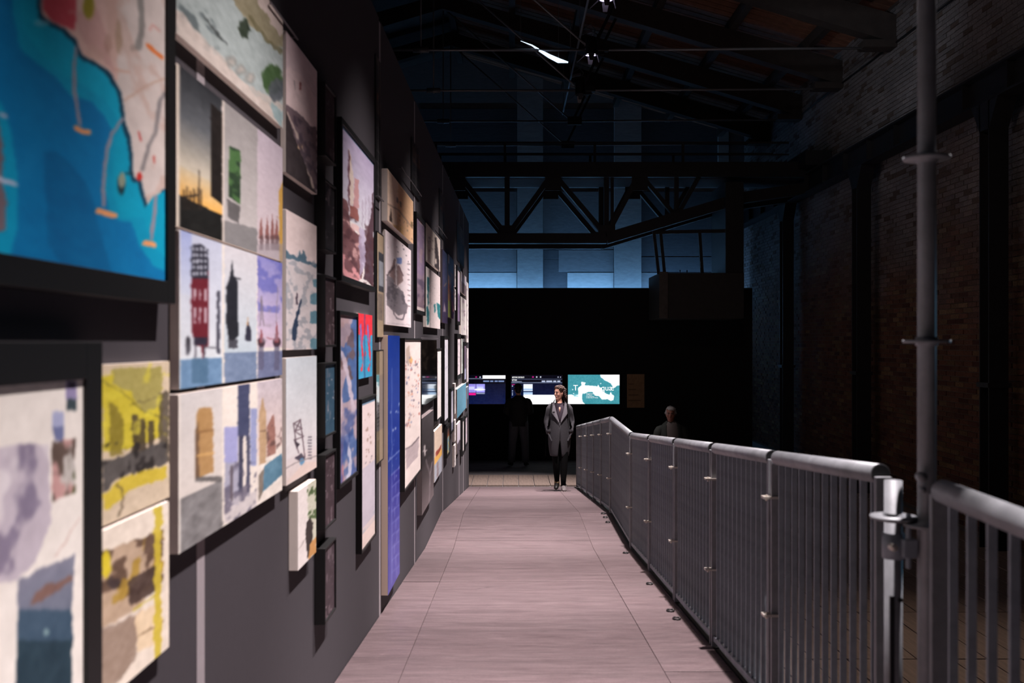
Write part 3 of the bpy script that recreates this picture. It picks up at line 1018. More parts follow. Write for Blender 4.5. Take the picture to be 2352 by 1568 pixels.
# ------------------------------------------------------------------ painting helper
class Paint:
    """colour picture on a grid of points; X, Y are the photograph pixels the points fall on"""

    def __init__(self, X, Y, U, V, base=(230, 225, 220), seed=0):
        self.X, self.Y, self.U, self.V = X, Y, U, V
        self.h, self.w = X.shape
        self.C = np.ones((self.h, self.w, 3)) * np.array(base, float)
        self.seed = abs(int(seed))
        self.k = 0

    def warp(self, amt, cells=30):
        self.k += 1
        self.X = self.X + (fbm(self.h, self.w, cells, self.seed * 71 + self.k) - 0.5) * 2 * amt
        self.Y = self.Y + (fbm(self.h, self.w, cells, self.seed * 73 + self.k) - 0.5) * 2 * amt
        return self

    def soften(self, n=1):
        for _ in range(n):
            q = np.pad(self.C, ((1, 1), (1, 1), (0, 0)), mode='edge')
            q = (q[:-2] + 2 * q[1:-1] + q[2:]) / 4
            self.C = (q[:, :-2] + 2 * q[:, 1:-1] + q[:, 2:]) / 4
        return self

    def mix(self, mask, col, a=1.0):
        m = np.clip(np.asarray(mask, float), 0, 1)[..., None] * a
        self.C = self.C * (1 - m) + np.asarray(col, float) * m
        return self

    def fill(self, col):
        self.C[:] = col
        return self

    def inpoly(self, pts):
        X, Y = self.X, self.Y
        ins = np.zeros(X.shape, bool)
        n = len(pts)
        for i in range(n):
            x0, y0 = pts[i]
            x1, y1 = pts[(i + 1) % n]
            if y0 == y1:
                continue
            c = ((y0 > Y) != (y1 > Y)) & (X < (x1 - x0) * (Y - y0) / (y1 - y0) + x0)
            ins ^= c
        return ins

    def poly(self, pts, col, a=1.0):
        return self.mix(self.inpoly(pts), col, a)

    def rect(self, x0, y0, x1, y1, col, a=1.0):
        return self.mix((self.X >= x0) & (self.X <= x1) & (self.Y >= y0) & (self.Y <= y1), col, a)

    def uv(self, u0, v0, u1, v1, col, a=1.0):
        return self.mix((self.U >= u0) & (self.U <= u1) & (self.V >= v0) & (self.V <= v1), col, a)

    def vgrad(self, v0, v1, c0, c1, mask=None, a=1.0):
        t = np.clip((self.V - v0) / max(v1 - v0, 1e-6), 0, 1)[..., None]
        col = np.asarray(c0, float) * (1 - t) + np.asarray(c1, float) * t
        m = (self.V >= v0) & (self.V <= v1)
        if mask is not None:
            m = m & mask
        m = np.asarray(m, float)[..., None] * a
        self.C = self.C * (1 - m) + col * m
        return self

    def line(self, pts, wd, col, a=1.0):
        d = np.full(self.X.shape, 1e9)
        for i in range(len(pts) - 1):
            x0, y0 = pts[i]
            x1, y1 = pts[i + 1]
            dx, dy = x1 - x0, y1 - y0
            t = np.clip(((self.X - x0) * dx + (self.Y - y0) * dy) / max(dx * dx + dy * dy, 1e-9), 0, 1)
            d = np.minimum(d, np.hypot(self.X - x0 - t * dx, self.Y - y0 - t * dy))
        return self.mix(np.clip((wd / 2 - d) / 1.5 + 0.6, 0, 1), col, a)

    def ell(self, x, y, rx, ry, col, a=1.0):
        q = ((self.X - x) / rx) ** 2 + ((self.Y - y) / ry) ** 2
        return self.mix(np.clip((1 - q) * 3, 0, 1), col, a)

    def noise(self, amt, cells=12, mask=None, tint=(1, 1, 1)):
        self.k += 1
        n = (fbm(self.h, self.w, cells, self.seed * 97 + self.k) - 0.5) * 2 * amt
        m = 1.0 if mask is None else np.asarray(mask, float)
        self.C = self.C + (n * m)[..., None] * np.asarray(tint)
        return self

    def blotch(self, col, thr=0.55, cells=8, mask=None, a=1.0):
        self.k += 1
        n = fbm(self.h, self.w, cells, self.seed * 131 + self.k)
        m = np.clip((n - thr) * 12, 0, 1)
        if mask is not None:
            m = m * np.asarray(mask, float)
        return self.mix(m, col, a)

    def specks(self, n, col, r=(2, 5), box=None, a=1.0):
        self.k += 1
        rng = random.Random(self.seed * 57 + self.k)
        u0, v0, u1, v1 = box or (0, 0, 1, 1)
        for _ in range(n):
            j = int((u0 + (u1 - u0) * rng.random()) * (self.w - 1))
            i = int((v0 + (v1 - v0) * rng.random()) * (self.h - 1))
            x, y = self.X[i, j], self.Y[i, j]
            rr = rng.uniform(*r)
            c = col if not isinstance(col, list) else rng.choice(col)
            self.ell(x, y, rr * rng.uniform(0.4, 1.0), rr * rng.uniform(0.8, 1.6), c, a)
        return self


def grid_print(name, mapper, w, h, nx, ny, paint, material, parent, off, seed=0, base=(230, 225, 220), warp=0.0):
    """flat print of w x h metres in the local x-z plane at local y = off; mapper(u, v) gives photograph pixels"""
    u = np.linspace(0, 1, nx)
    v = np.linspace(0, 1, ny)
    U, V = np.meshgrid(u, v)
    X, Y = mapper(U, V)
    p = Paint(X, Y, U, V, base, seed)
    if warp:
        p.warp(warp)
    paint(p)
    p.soften(1)
    p.noise(5, 9)
    p.noise(7, 45)
    vx = np.stack([U * w, np.full_like(U, off), (1 - V) * h], -1).reshape(-1, 3)
    idx = np.arange(nx * ny).reshape(ny, nx)
    fc = np.stack([idx[1:, :-1], idx[1:, 1:], idx[:-1, 1:], idx[:-1, :-1]], -1).reshape(-1, 4)
    me = bpy.data.meshes.new(name)
    nf = len(fc)
    me.vertices.add(nx * ny)
    me.vertices.foreach_set('co', vx.astype(np.float32).ravel())
    me.loops.add(nf * 4)
    me.loops.foreach_set('vertex_index', fc.astype(np.int32).ravel())
    me.polygons.add(nf)
    me.polygons.foreach_set('loop_start', np.arange(0, nf * 4, 4, dtype=np.int32))
    me.update(calc_edges=True)
    me.validate()
    ca = me.color_attributes.new('print_color', 'FLOAT_COLOR', 'POINT')
    rgba = np.ones((nx * ny, 4), np.float32)
    rgba[:, :3] = srgb(np.clip(p.C, 0, 255)).reshape(-1, 3)
    ca.data.foreach_set('color', rgba.ravel())
    me.materials.append(material)
    me.update()
    o = bpy.data.objects.new(name, me)
    sc.collection.objects.link(o)
    o.parent = parent
    return o


# ------------------------------------------------------------------ screens on the black partition
M_scr = mat_attr('lit_screen', 0.25, 0.5, emit=1.25)
M_bez = mat('screen_bezel', (12, 12, 14), 0.35)
FONT_MATS = {}


def text(body, x, y, size_px, col, parent, ox, oz, off, strength=1.25, bold=False, sx=1.0):
    """lettering whose baseline starts at photograph pixel x, y on the partition plane"""
    cu = bpy.data.curves.new('lettering', 'FONT')
    cu.body = body
    cu.size = size_px / PS * 1.4
    cu.extrude = 0.0003
    if bold:
        cu.offset = 0.0006
    tmp = bpy.data.objects.new('lettering_curve', cu)
    sc.collection.objects.link(tmp)
    dg = bpy.context.evaluated_depsgraph_get()
    me = bpy.data.meshes.new_from_object(tmp.evaluated_get(dg))
    bpy.data.objects.remove(tmp)
    me.name = 'lettering'
    me.materials.clear()
    o = bpy.data.objects.new('lettering', me)
    sc.collection.objects.link(o)
    o.parent = parent
    o.location = ((x - CX) / PS - ox, off, CZ + (CY - y) / PS - oz)
    o.rotation_euler = (math.radians(90), 0, 0)
    o.scale = (sx, 1, 1)
    me.materials.append(mat_emit('lettering_%d_%d_%d' % col, col, strength))
    return o


def screen(x0, x1, y0, y1, label, paint):
    xa, xb = (x0 - CX) / PS, (x1 - CX) / PS
    za, zb = CZ + (CY - y1) / PS, CZ + (CY - y0) / PS
    t = thing('display_screen', label, 'screen', (xa, PY - 0.085, za), 0, 'screens on the black partition')
    w_, h_ = xb - xa, zb - za
    MB().box(-0.012, w_ + 0.012, 0.003, 0.055, -0.012, h_ + 0.012).build('bezel', M_bez, t, bevel=0.003)
    MB().box(w_ * 0.3, w_ * 0.7, 0.055, 0.083, h_ * 0.3, h_ * 0.7).build('wall_mount', M_bez, t)
    mp = lambda U, V: (x0 + (x1 - x0) * U, y0 + (y1 - y0) * V)
    img = grid_print('screen_image', mp, w_, h_, 178, 101, paint, M_scr, t, 0.0, seed=int(x0))
    return img, xa, za


def scr_ui(p):
    p.vgrad(0, 1, (2, 6, 24), (8, 20, 62))


def scr_a(p):
    scr_ui(p)
    p.rect(1040, 860, 1162, 880.5, (0, 2, 12))
    p.line([(1040, 869), (1109, 869)], 1.0, (150, 160, 190))
    p.rect(1109, 861.5, 1161, 869.5, (255, 255, 255))
    p.ell(1094, 865.3, 2.4, 1.8, (190, 30, 120))
    p.ell(1103, 865.5, 1.8, 1.8, (210, 220, 240))
    for a, b in ((1110, 1124), (1126, 1133), (1136, 1143), (1145, 1158)):
        p.rect(a, 873.5, b, 876.5, (120, 140, 185))
    p.rect(1060, 881, 1093, 901, (140, 130, 215))
    p.rect(1094, 881, 1114, 901, (150, 145, 225))
    p.rect(1076, 887, 1090, 894, (190, 190, 245))
    p.rect(1097, 887, 1110, 894, (185, 190, 240))
    p.ell(1102, 894, 14, 3, (225, 225, 250))
    p.rect(1060, 901.5, 1093, 907, (225, 20, 130))
    p.line([(1095, 903), (1113, 903)], 1.3, (210, 215, 240))


def scr_b(p):
    scr_ui(p)
    p.rect(1170, 858, 1295, 880, (0, 2, 14))
    p.line([(1175, 870.2), (1290, 870.2)], 0.8, (110, 120, 150))
    p.line([(1175, 878.2), (1290, 878.2)], 0.9, (170, 185, 220))
    p.ell(1224, 865.3, 2.4, 1.9, (205, 30, 140))
    for x in (1232.5, 1241.5):
        p.ell(x, 865.3, 1.9, 1.9, (235, 240, 255))
    p.ell(1281.5, 865.5, 1.4, 1.4, (230, 235, 255))
    p.ell(1287, 865.5, 1.4, 1.4, (230, 235, 255))
    for a, b in ((1244, 1252), (1254, 1268), (1270, 1277.5), (1279.5, 1287)):
        p.rect(a, 873, b, 876.6, (190, 200, 225))
    p.line([(1176, 875.5), (1198, 875.5)], 0.9, (200, 208, 230))
    p.rect(1202, 881, 1223, 906, (225, 232, 245))
    p.rect(1202, 892, 1223, 895, (150, 180, 215))
    p.rect(1202, 897.5, 1223, 900, (30, 50, 90))
    p.rect(1202, 900, 1223, 905, (170, 195, 225))
    p.line([(1176, 882.5), (1182, 882.5)], 1.3, (230, 40, 130))
    p.rect(1202, 906, 1291, 927.5, (255, 255, 255))
    for y in (886, 897, 902, 906):
        p.ell(1177, y, 1.3, 1.3, (220, 230, 250))


def scr_c(p):
    p.fill((62, 140, 152))
    p.noise(14, 60)
    L = (255, 255, 255)
    p.poly([(1377, 858), (1423, 858), (1423, 884), (1416, 885), (1411, 890), (1407, 888), (1402, 880), (1395, 876), (1388, 873), (1384, 869), (1379, 866)], L)
    p.poly([(1334, 876), (1345, 878), (1342, 884), (1356, 885), (1368, 886), (1381, 890), (1381, 895), (1391, 903), (1399, 906), (1402, 899), (1405, 905), (1410, 908), (1408, 918), (1402, 920), (1395, 916),
            (1382, 917), (1375, 909), (1366, 908), (1360, 899), (1351, 899), (1343, 903), (1337, 903), (1336, 914), (1338, 922), (1344, 928), (1303, 928), (1303, 906), (1311, 905), (1320, 908), (1328, 905), (1327, 891), (1335, 884)], L)
    p.line([(1318, 905.5), (1326, 905.5)], 1.4, (120, 190, 200))
    p.line([(1318, 909), (1327, 909)], 1.4, (120, 190, 200))
    for (x, y) in ((1379, 880), (1315, 894), (1317, 903)):
        p.ell(x, y, 1.3, 1.3, L)


t, ox, oz = screen(1043, 1161, 861, 927, 'left screen with dark blue page and pink tile, cut by the art wall', scr_a)
t, ox, oz = screen(1174, 1291, 861, 927.5, 'middle screen with dark page and bright white band, behind the silhouetted person', scr_b)
text('GESTIONE CONTENUTI', 1176, 867.6, 3.4, (255, 255, 255), t, ox, oz, -0.002, bold=True, sx=0.55)
text('LETTURE', 1176, 873.6, 3.2, (255, 255, 255), t, ox, oz, -0.002, bold=True, sx=0.62)
t, ox, oz = screen(1304, 1422, 860, 927, 'right screen with white map on teal sea and large title lettering', scr_c)
text('Terr\u00e6 Aqu\u00e6', 1316, 896, 13.0, (255, 255, 255), t, ox, oz, -0.002)
text('Padiglione Italia\n19. Mostra\ndi Architettura\nLa Biennale di Venezia', 1346, 904.5, 2.15, (255, 255, 255), t, ox, oz, -0.002)

xa, za = (1440 - CX) / PS, CZ + (CY - 936) / PS
t = thing('wall_notice', 'dim brown notice sheet on the black partition right of the screens', 'notice', (xa, PY - 0.012, za))
MB().box(0, 40 / PS, 0.0, 0.012, 0, 77 / PS).build('sheet', mat('brown_notice', (150, 118, 84), 0.7, 0, 0.3, 12), t)
for k in range(4):
    MB().box(0.03, 0.3 - 0.05 * k, -0.001, 0.0, 0.15 + 0.12 * k, 0.17 + 0.12 * k).build('print_line', mat('notice_print', (110, 84, 60), 0.8), t)

# ------------------------------------------------------------------ art on the exhibition wall
M_print = mat_attr('matt_print', 0.55, 0.35)
M_gloss = mat_attr('gloss_print', 0.42, 0.4)
M_mirror = mat_attr('mirror_glass_print', 0.08, 0.8, coat=1.0)
M_canvas = mat('canvas_edge', (226, 214, 206), 0.7, 0, 0.04, 30)
M_edge_dk = mat('grey_panel_edge', (120, 108, 108), 0.6)
M_frame = mat('black_frame', (9, 9, 10), 0.5, 0, 0.05, 20)
M_frame_w = mat('white_frame', (190, 182, 184), 0.5)
M_slot = mat('hanging_plate', (112, 106, 110), 0.5, 0.3)


def wpt(x, y, d):
    yy = (-WX0 - d) / (WSL + (CX - x) / F)
    return yy, (CY - y) * yy / F


ART_GROUP = 'artworks on the exhibition wall'


def art(label, q, paint, d=0.02, style='canvas', border=0.02, edge=None, gloss=None, base=(228, 222, 218), cat='artwork', name='art_panel', strips=None, seed=None, den=3.2, rec=0.008, bmat=None, warp=1.0):
    """q = photograph pixels of the picture: left x, its top and bottom y, right x, its top and bottom y"""
    x0, yt0, yb0, x1, yt1, yb1 = q
    dp = d - rec if style == 'frame' else d + 0.0015
    ya, Ht0 = wpt(x0, yt0, dp)
    _, Hb0 = wpt(x0, yb0, dp)
    yb, Ht1 = wpt(x1, yt1, dp)
    _, Hb1 = wpt(x1, yb1, dp)
    Ht, Hb = (Ht0 + Ht1) / 2, (Hb0 + Hb1) / 2
    W, H = (yb - ya) * WNORM, Ht - Hb
    t = thing(name, label, cat, (WX0 + WSL * ya, ya, CZ + Hb), WALL_RZ, ART_GROUP)

    def mapper(U, V):
        y = ya + (yb - ya) * U
        hh = Ht - (Ht - Hb) * V
        xx = WX0 + WSL * y + dp
        return CX + F * xx / y, CY - F * hh / y
    pw = abs(min(x1, 2352) - max(x0, -300))
    ph = max(yb0 - yt0, yb1 - yt1)
    den = 2.3 if x0 < 640 else 1.25
    nx = int(min(max(pw / den * 1.2, 16), 200))
    ny = int(min(max(ph / den, 24), 300))
    if style == 'frame':
        b = border
        f = MB()
        f.box(-b, 0, -d, -0.001, -b, H + b)
        f.box(W, W + b, -d, -0.001, -b, H + b)
        f.box(0, W, -d, -0.001, H, H + b)
        f.box(0, W, -d, -0.001, -b, 0)
        f.build('frame', bmat or M_frame, t, bevel=0.002)
        MB().box(-0.001, W + 0.001, -dp + 0.0006, -0.002, -0.001, H + 0.001).build('backing', M_frame, t)
    else:
        MB().box(0, W, -d, -0.001, 0, H).build('panel', edge or M_canvas, t, bevel=0.0015)
    grid_print('print', mapper, W, H, nx, ny, paint, gloss or M_print, t, -dp, seed=seed if seed is not None else int(x0 * 7 + yt0), base=base, warp=warp)
    return t


# ---- generic pictures for the smaller ones
def photo(sky0, sky1, ground, hz=0.6, blot=None, n=14):
    def f(p):
        p.vgrad(0, hz + 0.02, sky0, sky1)
        wob = hz + (fbm(p.h, p.w, 5, p.seed + 3)[0][None, :] - 0.5) * 0.12
        p.mix(p.V > wob, ground)
        p.noise(28, 14, p.V > wob)
        if blot:
            p.blotch(blot, 0.55, 9, p.V > wob - 0.03)
        p.noise(6, 30)
    return f


def sheet(ink=(90, 84, 90), n=30, paper=(232, 226, 222), lines=6):
    def f(p):
        p.fill(paper)
        rng = random.Random(p.seed)
        x0, x1 = p.X.min(), p.X.max()
        y0, y1 = p.Y.min(), p.Y.max()
        for _ in range(lines):
            a = (rng.uniform(x0, x1), rng.uniform(y0, y1))
            b = (rng.uniform(x0, x1), a[1] + rng.uniform(-0.2, 0.2) * (y1 - y0))
            p.line([a, b], 1.2, ink, 0.5)
        p.specks(n, [ink, tuple(min(255, c + 60) for c in ink)], (0.8, 3.0), (0.08, 0.08, 0.92, 0.92), 0.8)
        p.noise(5, 20)
    return f


# ---- 1 large blue coast map
def a_map(p):
    p.fill((0, 122, 182))
    p.noise(7, 5)
    shelf = (0, 160, 198)
    p.poly([(-320, -400), (40, -400), (30, 30), (45, 110), (90, 150), (130, 178), (165, 222), (210, 235), (240, 270), (258, 300), (245, 340), (240, 420), (252, 500), (300, 512), (320, 560), (350, 610), (379, 620), (379, -400), (96, -400)], shelf, 0.9)
    p.poly([(45, -300), (50, 60), (100, 130), (150, 175), (200, 200), (235, 225), (262, 260), (285, 290), (262, 330), (258, 440), (280, 500), (330, 500), (350, 560), (379, 590), (379, -300)], (0, 172, 206), 0.6)
    p.poly([(100, 350), (130, 345), (200, 420), (260, 640), (160, 640), (110, 560)], (0, 100, 156), 0.7)
    p.poly([(-320, 200), (0, 230), (25, 300), (40, 400), (42, 520), (20, 600), (-320, 640)], (0, 168, 206), 0.8)
    p.poly([(-320, 260), (-10, 262), (8, 330), (6, 420), (16, 470), (14, 530), (-320, 560)], (120, 104, 112))
    p.line([(0, 262), (12, 268)], 8, (190, 190, 215))
    p.line([(-8, 408), (36, 424)], 9, (205, 205, 228))
    coast = [(92, -400), (94, 18), (100, 36), (122, 52), (150, 66), (178, 92), (190, 124), (212, 140), (232, 150), (258, 172), (270, 196), (278, 212), (284, 246), (290, 286), (300, 320), (306, 350), (304, 390), (312, 410), (324, 412), (330, 440), (340, 470), (356, 450), (372, 438), (400, 426), (400, -400)]
    p.mix(p.inpoly([(x - 8, y + 6) for x, y in coast]), (20, 44, 66), 0.8)
    land = p.inpoly(coast)
    p.mix(land, (224, 190, 180))
    p.mix(land & (p.X > 270), (222, 212, 206), 0.9)
    p.poly([(96, -400), (98, 20), (124, 50), (170, 70), (176, 30), (165, -400)], (196, 62, 78), 0.85)
    p.poly([(150, 30), (170, 20), (180, 70), (200, 110), (240, 140), (262, 172), (240, 60), (220, 20)], (206, 160, 156), 0.6)
    p.ell(204, 14, 14, 34, (150, 142, 40), 0.95)
    p.ell(272, 84, 9, 42, (150, 130, 98), 0.8)
    p.ell(248, 100, 10, 24, (170, 130, 116), 0.7)
    p.line([(322, -20), (326, 60), (318, 110), (304, 112)], 14, (140, 138, 134), 0.85)
    p.line([(340, 104), (372, 132)], 9, (232, 130, 70))
    p.line([(286, 232), (330, 200), (379, 180)], 3, (190, 140, 110), 0.7)
    p.line([(262, 160), (300, 168)], 3, (214, 150, 120), 0.7)
    p.line([(378, 214), (368, 232), (360, 300), (340, 336), (326, 388)], 9, (130, 126, 128), 0.8)
    p.line([(345, 70), (352, 56), (366, 70)], 5, (214, 150, 140), 0.6)
    p.blotch((204, 170, 156), 0.6, 9, land, 0.5)
    p.noise(12, 16, land)
    p.line([(318, 304), (322, 322)], 4, (196, 40, 40), 0.9)
    p.line([(352, 360), (354, 372)], 4, (196, 60, 50), 0.8)
    p.ell(320, 406, 7, 13, (206, 50, 44))
    p.ell(278, 422, 10, 27, (26, 60, 70))
    p.ell(279, 414, 9, 20, (150, 160, 140))
    p.line([(288, 398), (306, 396)], 4, (30, 60, 70))
    m = (160, 146, 160)
    for path in ([(177, 108), (170, 150), (171, 210), (178, 250), (185, 284)], [(282, 272), (258, 304), (244, 350), (238, 410), (238, 472)], [(360, 452), (354, 500), (347, 548)]):
        p.line(path, 8, m, 0.95)
    p.line([(176, 294), (202, 303)], 12, (244, 166, 110))
    p.line([(225, 486), (262, 496)], 13, (244, 166, 110))
    p.line([(334, 557), (353, 562)], 12, (244, 166, 110))
    p.ell(96, 52, 22, 9, (150, 196, 214), 0.6)


art('large black-framed blue sea map with pink and white coast, upper left', (-330, -862, 520, 379, -60, 648), a_map, 0.045, 'frame', 0.055, warp=4, den=4.2)


# ---- 2 framed plan sheet, lower left
def a_plan(p):
    p.fill((236, 230, 222))
    p.noise(8, 10)
    p.poly([(-320, 1040), (110, 1020), (114, 1110), (116, 1200), (80, 1290), (40, 1330), (-320, 1400)], (188, 178, 190), 0.9)
    m = p.inpoly([(-320, 1040), (110, 1020), (116, 1200), (60, 1310), (-320, 1400)])
    p.blotch((120, 110, 134), 0.53, 7, m, 0.8)
    p.blotch((228, 222, 224), 0.6, 6, m, 0.8)
    p.rect(122, 942, 146, 1012, (170, 176, 208))
    p.rect(122, 978, 146, 1014, (110, 118, 158))
    p.rect(152, 876, 176, 940, (150, 140, 178))
    p.rect(152, 918, 176, 942, (60, 74, 80))
    p.rect(158, 880, 172, 892, (60, 54, 76))
    p.poly([(119, 1018), (173, 1006), (173, 1132), (119, 1152)], (92, 76, 68))
    m = p.inpoly([(119, 1018), (173, 1006), (173, 1132), (119, 1152)])
    p.blotch((206, 160, 156), 0.5, 14, m, 0.9)
    p.blotch((70, 80, 44), 0.56, 12, m & (p.Y > 1070), 0.9)
    p.blotch((200, 196, 190), 0.6, 12, m, 0.9)
    p.poly([(42, 1330), (170, 1272), (164, 1590), (36, 1640)], (130, 126, 156))
    m = p.inpoly([(42, 1330), (170, 1272), (164, 1590), (36, 1640)])
    p.vgrad(0, 1, (206, 188, 206), (20, 50, 66), m)
    mm = m & (p.Y > 1400)
    p.mix(mm, (40, 70, 92), 0.7)
    p.mix(m & (p.Y > 1470), (24, 48, 58), 0.7)
    p.poly([(72, 1390), (80, 1362), (110, 1338), (128, 1340), (166, 1318), (168, 1330), (100, 1378)], (128, 98, 90))
    p.ell(106, 1452, 7, 8, (150, 180, 180), 0.7)
    p.line([(128, 1278), (182, 1190)], 2.5, (206, 178, 168), 0.8)
    p.line([(-320, 892), (176, 876)], 2.5, (120, 116, 120), 0.5)
    p.noise(6, 20)


art('black-framed plan and photo collage sheet in the lower left corner', (-330, 930, 2600, 191, 861, 1700), a_plan, 0.05, 'frame', 0.075, warp=6, den=5.0)


# ---- 3 and 4 yellow sketches
def a_sk1(p):
    p.fill((214, 196, 170))
    p.noise(7, 14)
    p.poly([(256, 846), (372, 842), (374, 1000), (300, 1030), (236, 1040), (238, 960), (226, 868), (256, 860)], (206, 190, 46), 0.9)
    p.poly([(258, 846), (372, 842), (372, 930), (330, 950), (300, 900), (258, 880)], (168, 158, 96), 0.9)
    p.poly([(252, 920), (282, 952), (284, 1040), (252, 1050)], (126, 112, 40), 0.8)
    for a, b, c in ((310, 950, 960), (326, 960, 970), (346, 968, 990)):
        p.rect(a - 7, b, a + 8, 1048, (66, 56, 44), 0.85)
    p.rect(366, 900, 388, 1060, (74, 66, 56), 0.8)
    p.poly([(236, 1060), (300, 1042), (380, 1012), (384, 1066), (320, 1078), (270, 1100), (236, 1136)], (84, 80, 78), 0.95)
    p.blotch((40, 36, 34), 0.55, 16, p.inpoly([(236, 1020), (384, 1010), (384, 1070), (236, 1136)]), 0.9)
    p.poly([(236, 1140), (272, 1104), (330, 1080), (384, 1070), (382, 1098), (300, 1124), (250, 1170), (236, 1168)], (212, 188, 50), 0.85)
    p.line([(272, 1112), (282, 1130), (280, 1160), (270, 1186)], 4, (96, 80, 60), 0.8)
    p.line([(230, 872), (280, 900), (330, 946), (386, 960)], 2.5, (80, 72, 50), 0.6)
    p.line([(300, 930), (384, 905)], 2, (80, 72, 50), 0.6)
    p.blotch((222, 210, 70), 0.62, 9, p.Y < 1000, 0.6)
    p.noise(12, 30)


art('yellow ink sketch of towers on beige paper, upper of two sketches', (226, 837, 1208, 389, 830, 1145), a_sk1, 0.02, warp=6, seed=3)


def a_sk2(p):
    p.fill((234, 222, 206))
    p.poly([(232, 1268), (376, 1216), (374, 1330), (330, 1372), (310, 1500), (290, 1540), (224, 1600), (224, 1390)], (184, 158, 132), 0.9)
    m = p.inpoly([(232, 1268), (376, 1216), (374, 1340), (224, 1400)])
    p.blotch((92, 70, 56), 0.5, 10, m, 0.9)
    p.blotch((172, 138, 46), 0.55, 8, m, 0.8)
    p.poly([(292, 1330), (366, 1290), (368, 1350), (300, 1392)], (70, 54, 48), 0.9)
    p.ell(262, 1338, 20, 14, (58, 46, 46), 0.9)
    p.ell(244, 1296, 12, 34, (222, 202, 40), 0.9)
    p.line([(232, 1450), (300, 1412), (376, 1350)], 9, (222, 210, 196), 0.95)
    p.line([(306, 1400), (366, 1362)], 4, (200, 184, 60), 0.8)
    p.poly([(224, 1450), (310, 1410), (316, 1500), (280, 1560), (224, 1600)], (150, 130, 116), 0.8)
    p.poly([(310, 1410), (372, 1380), (372, 1470), (318, 1500)], (232, 208, 172), 0.9)
    p.line([(318, 1460), (350, 1440), (374, 1424)], 4, (130, 100, 70), 0.8)
    p.poly([(355, 1166), (371, 1160), (370, 1530), (353, 1540)], (208, 186, 60), 0.92)
    p.noise(14, 22)


art('sketch with brown wash and yellow vertical stripe, lower of two sketches', (220, 1224, 1612, 388, 1152, 1500), a_sk2, 0.026, warp=7, seed=4)


# ---- 5 aerial waterfront
def a_aer(p):
    p.fill((196, 190, 182))
    p.poly([(400, -300), (560, -300), (650, 100), (650, 240), (560, 190), (430, 40), (400, 20)], (172, 184, 182))
    p.blotch((98, 110, 112), 0.52, 10, p.inpoly([(400, -60), (480, 30), (520, 110), (480, 120), (420, 70)]), 0.9)
    p.poly([(470, -200), (520, -20), (560, 40), (620, 100), (650, 110), (650, 20), (560, -80)], (150, 140, 110), 0.9)
    p.poly([(540, -200), (590, 0), (640, 80), (650, 80), (650, -200)], (206, 190, 182))
    p.ell(562, 66, 14, 24, (40, 52, 36), 0.9)
    p.line([(575, 40), (610, 90), (648, 120)], 8, (116, 110, 80), 0.8)
    p.ell(626, 182, 26, 38, (64, 92, 52), 0.95)
    p.ell(636, 206, 22, 30, (86, 92, 98), 0.9)
    for k in range(3):
        p.ell(530 + 22 * k, 140 + 20 * k, 16, 14, (150, 146, 140), 0.6)
        p.ell(530 + 22 * k, 140 + 20 * k, 8, 7, (196, 188, 178), 0.7)
    p.poly([(405, 20), (500, 130), (590, 220), (650, 262), (650, 296), (405, 80)], (214, 200, 190), 0.8)
    p.poly([(620, 230), (650, 262), (650, 296), (626, 264)], (150, 176, 178), 0.9)
    p.line([(470, 40), (520, 104)], 4, (60, 66, 66), 0.8)
    p.noise(16, 26)


art('pale aerial view of a green waterfront with fountains, top of the wall', (405, -300, 78, 650, 52, 293), a_aer, 0.022, warp=7, seed=5)


# ---- 6 to 8 triptych panels
def a_tri1(p):
    p.fill((196, 184, 182))
    m = p.X < 510
    p.vgrad(0.0, 0.30, (44, 46, 50), (96, 100, 104), m)
    p.vgrad(0.30, 0.62, (96, 100, 104), (206, 196, 176), m)
    p.vgrad(0.62, 0.82, (206, 190, 160), (240, 180, 90), m)
    p.mix(m & (p.V > 0.80 + 0.05 * (p.U)), (20, 20, 18))
    p.poly([(484, 236), (510, 260), (510, 470), (484, 450)], (28, 22, 20))
    for x in (422, 430, 438, 446, 456, 462):
        p.line([(x, 430 + (x % 5) * 3), (x, 480)], 3, (46, 36, 28))
    p.line([(458, 392), (456, 470)], 2, (46, 36, 28))
    p.line([(420, 452), (456, 448)], 4, (40, 32, 26))
    m = (p.X >= 515) & (p.X < 591)
    p.vgrad(0, 1, (150, 146, 144), (196, 190, 188), m)
    p.poly([(526, 334), (553, 346), (552, 470), (525, 452)], (72, 108, 62))
    p.blotch((40, 62, 40), 0.5, 16, p.inpoly([(526, 334), (553, 346), (552, 470), (525, 452)]))
    p.poly([(522, 456), (552, 474), (548, 512), (524, 500)], (86, 84, 84), 0.9)
    p.poly([(514, 505), (591, 525), (591, 590), (514, 570)], (130, 128, 128))
    m = p.X >= 591
    p.vgrad(0, 1, (184, 172, 182), (206, 192, 194), m)
    for x in (600, 614, 626, 636):
        p.poly([(x - 6, 548), (x, 478 + (x % 7) * 3), (x + 5, 552)], (134, 84, 78), 0.9)
        p.rect(x - 4, 540, x + 5, 575, (90, 70, 72), 0.7)
    p.poly([(640, 440), (656, 400), (656, 600), (642, 600)], (190, 146, 60), 0.9)
    p.rect(592, 560, 650, 620, (150, 142, 148), 0.6)
    p.rect(510.5, 100, 515, 620, (224, 212, 200))
    p.mix(p.X < 412, (224, 212, 196))
    p.noise(7, 30)


art('triptych panel with sunset tower, green tower and reddish ships', (405, 152, 522, 649, 336, 598), a_tri1, 0.022, warp=1.6, seed=6)


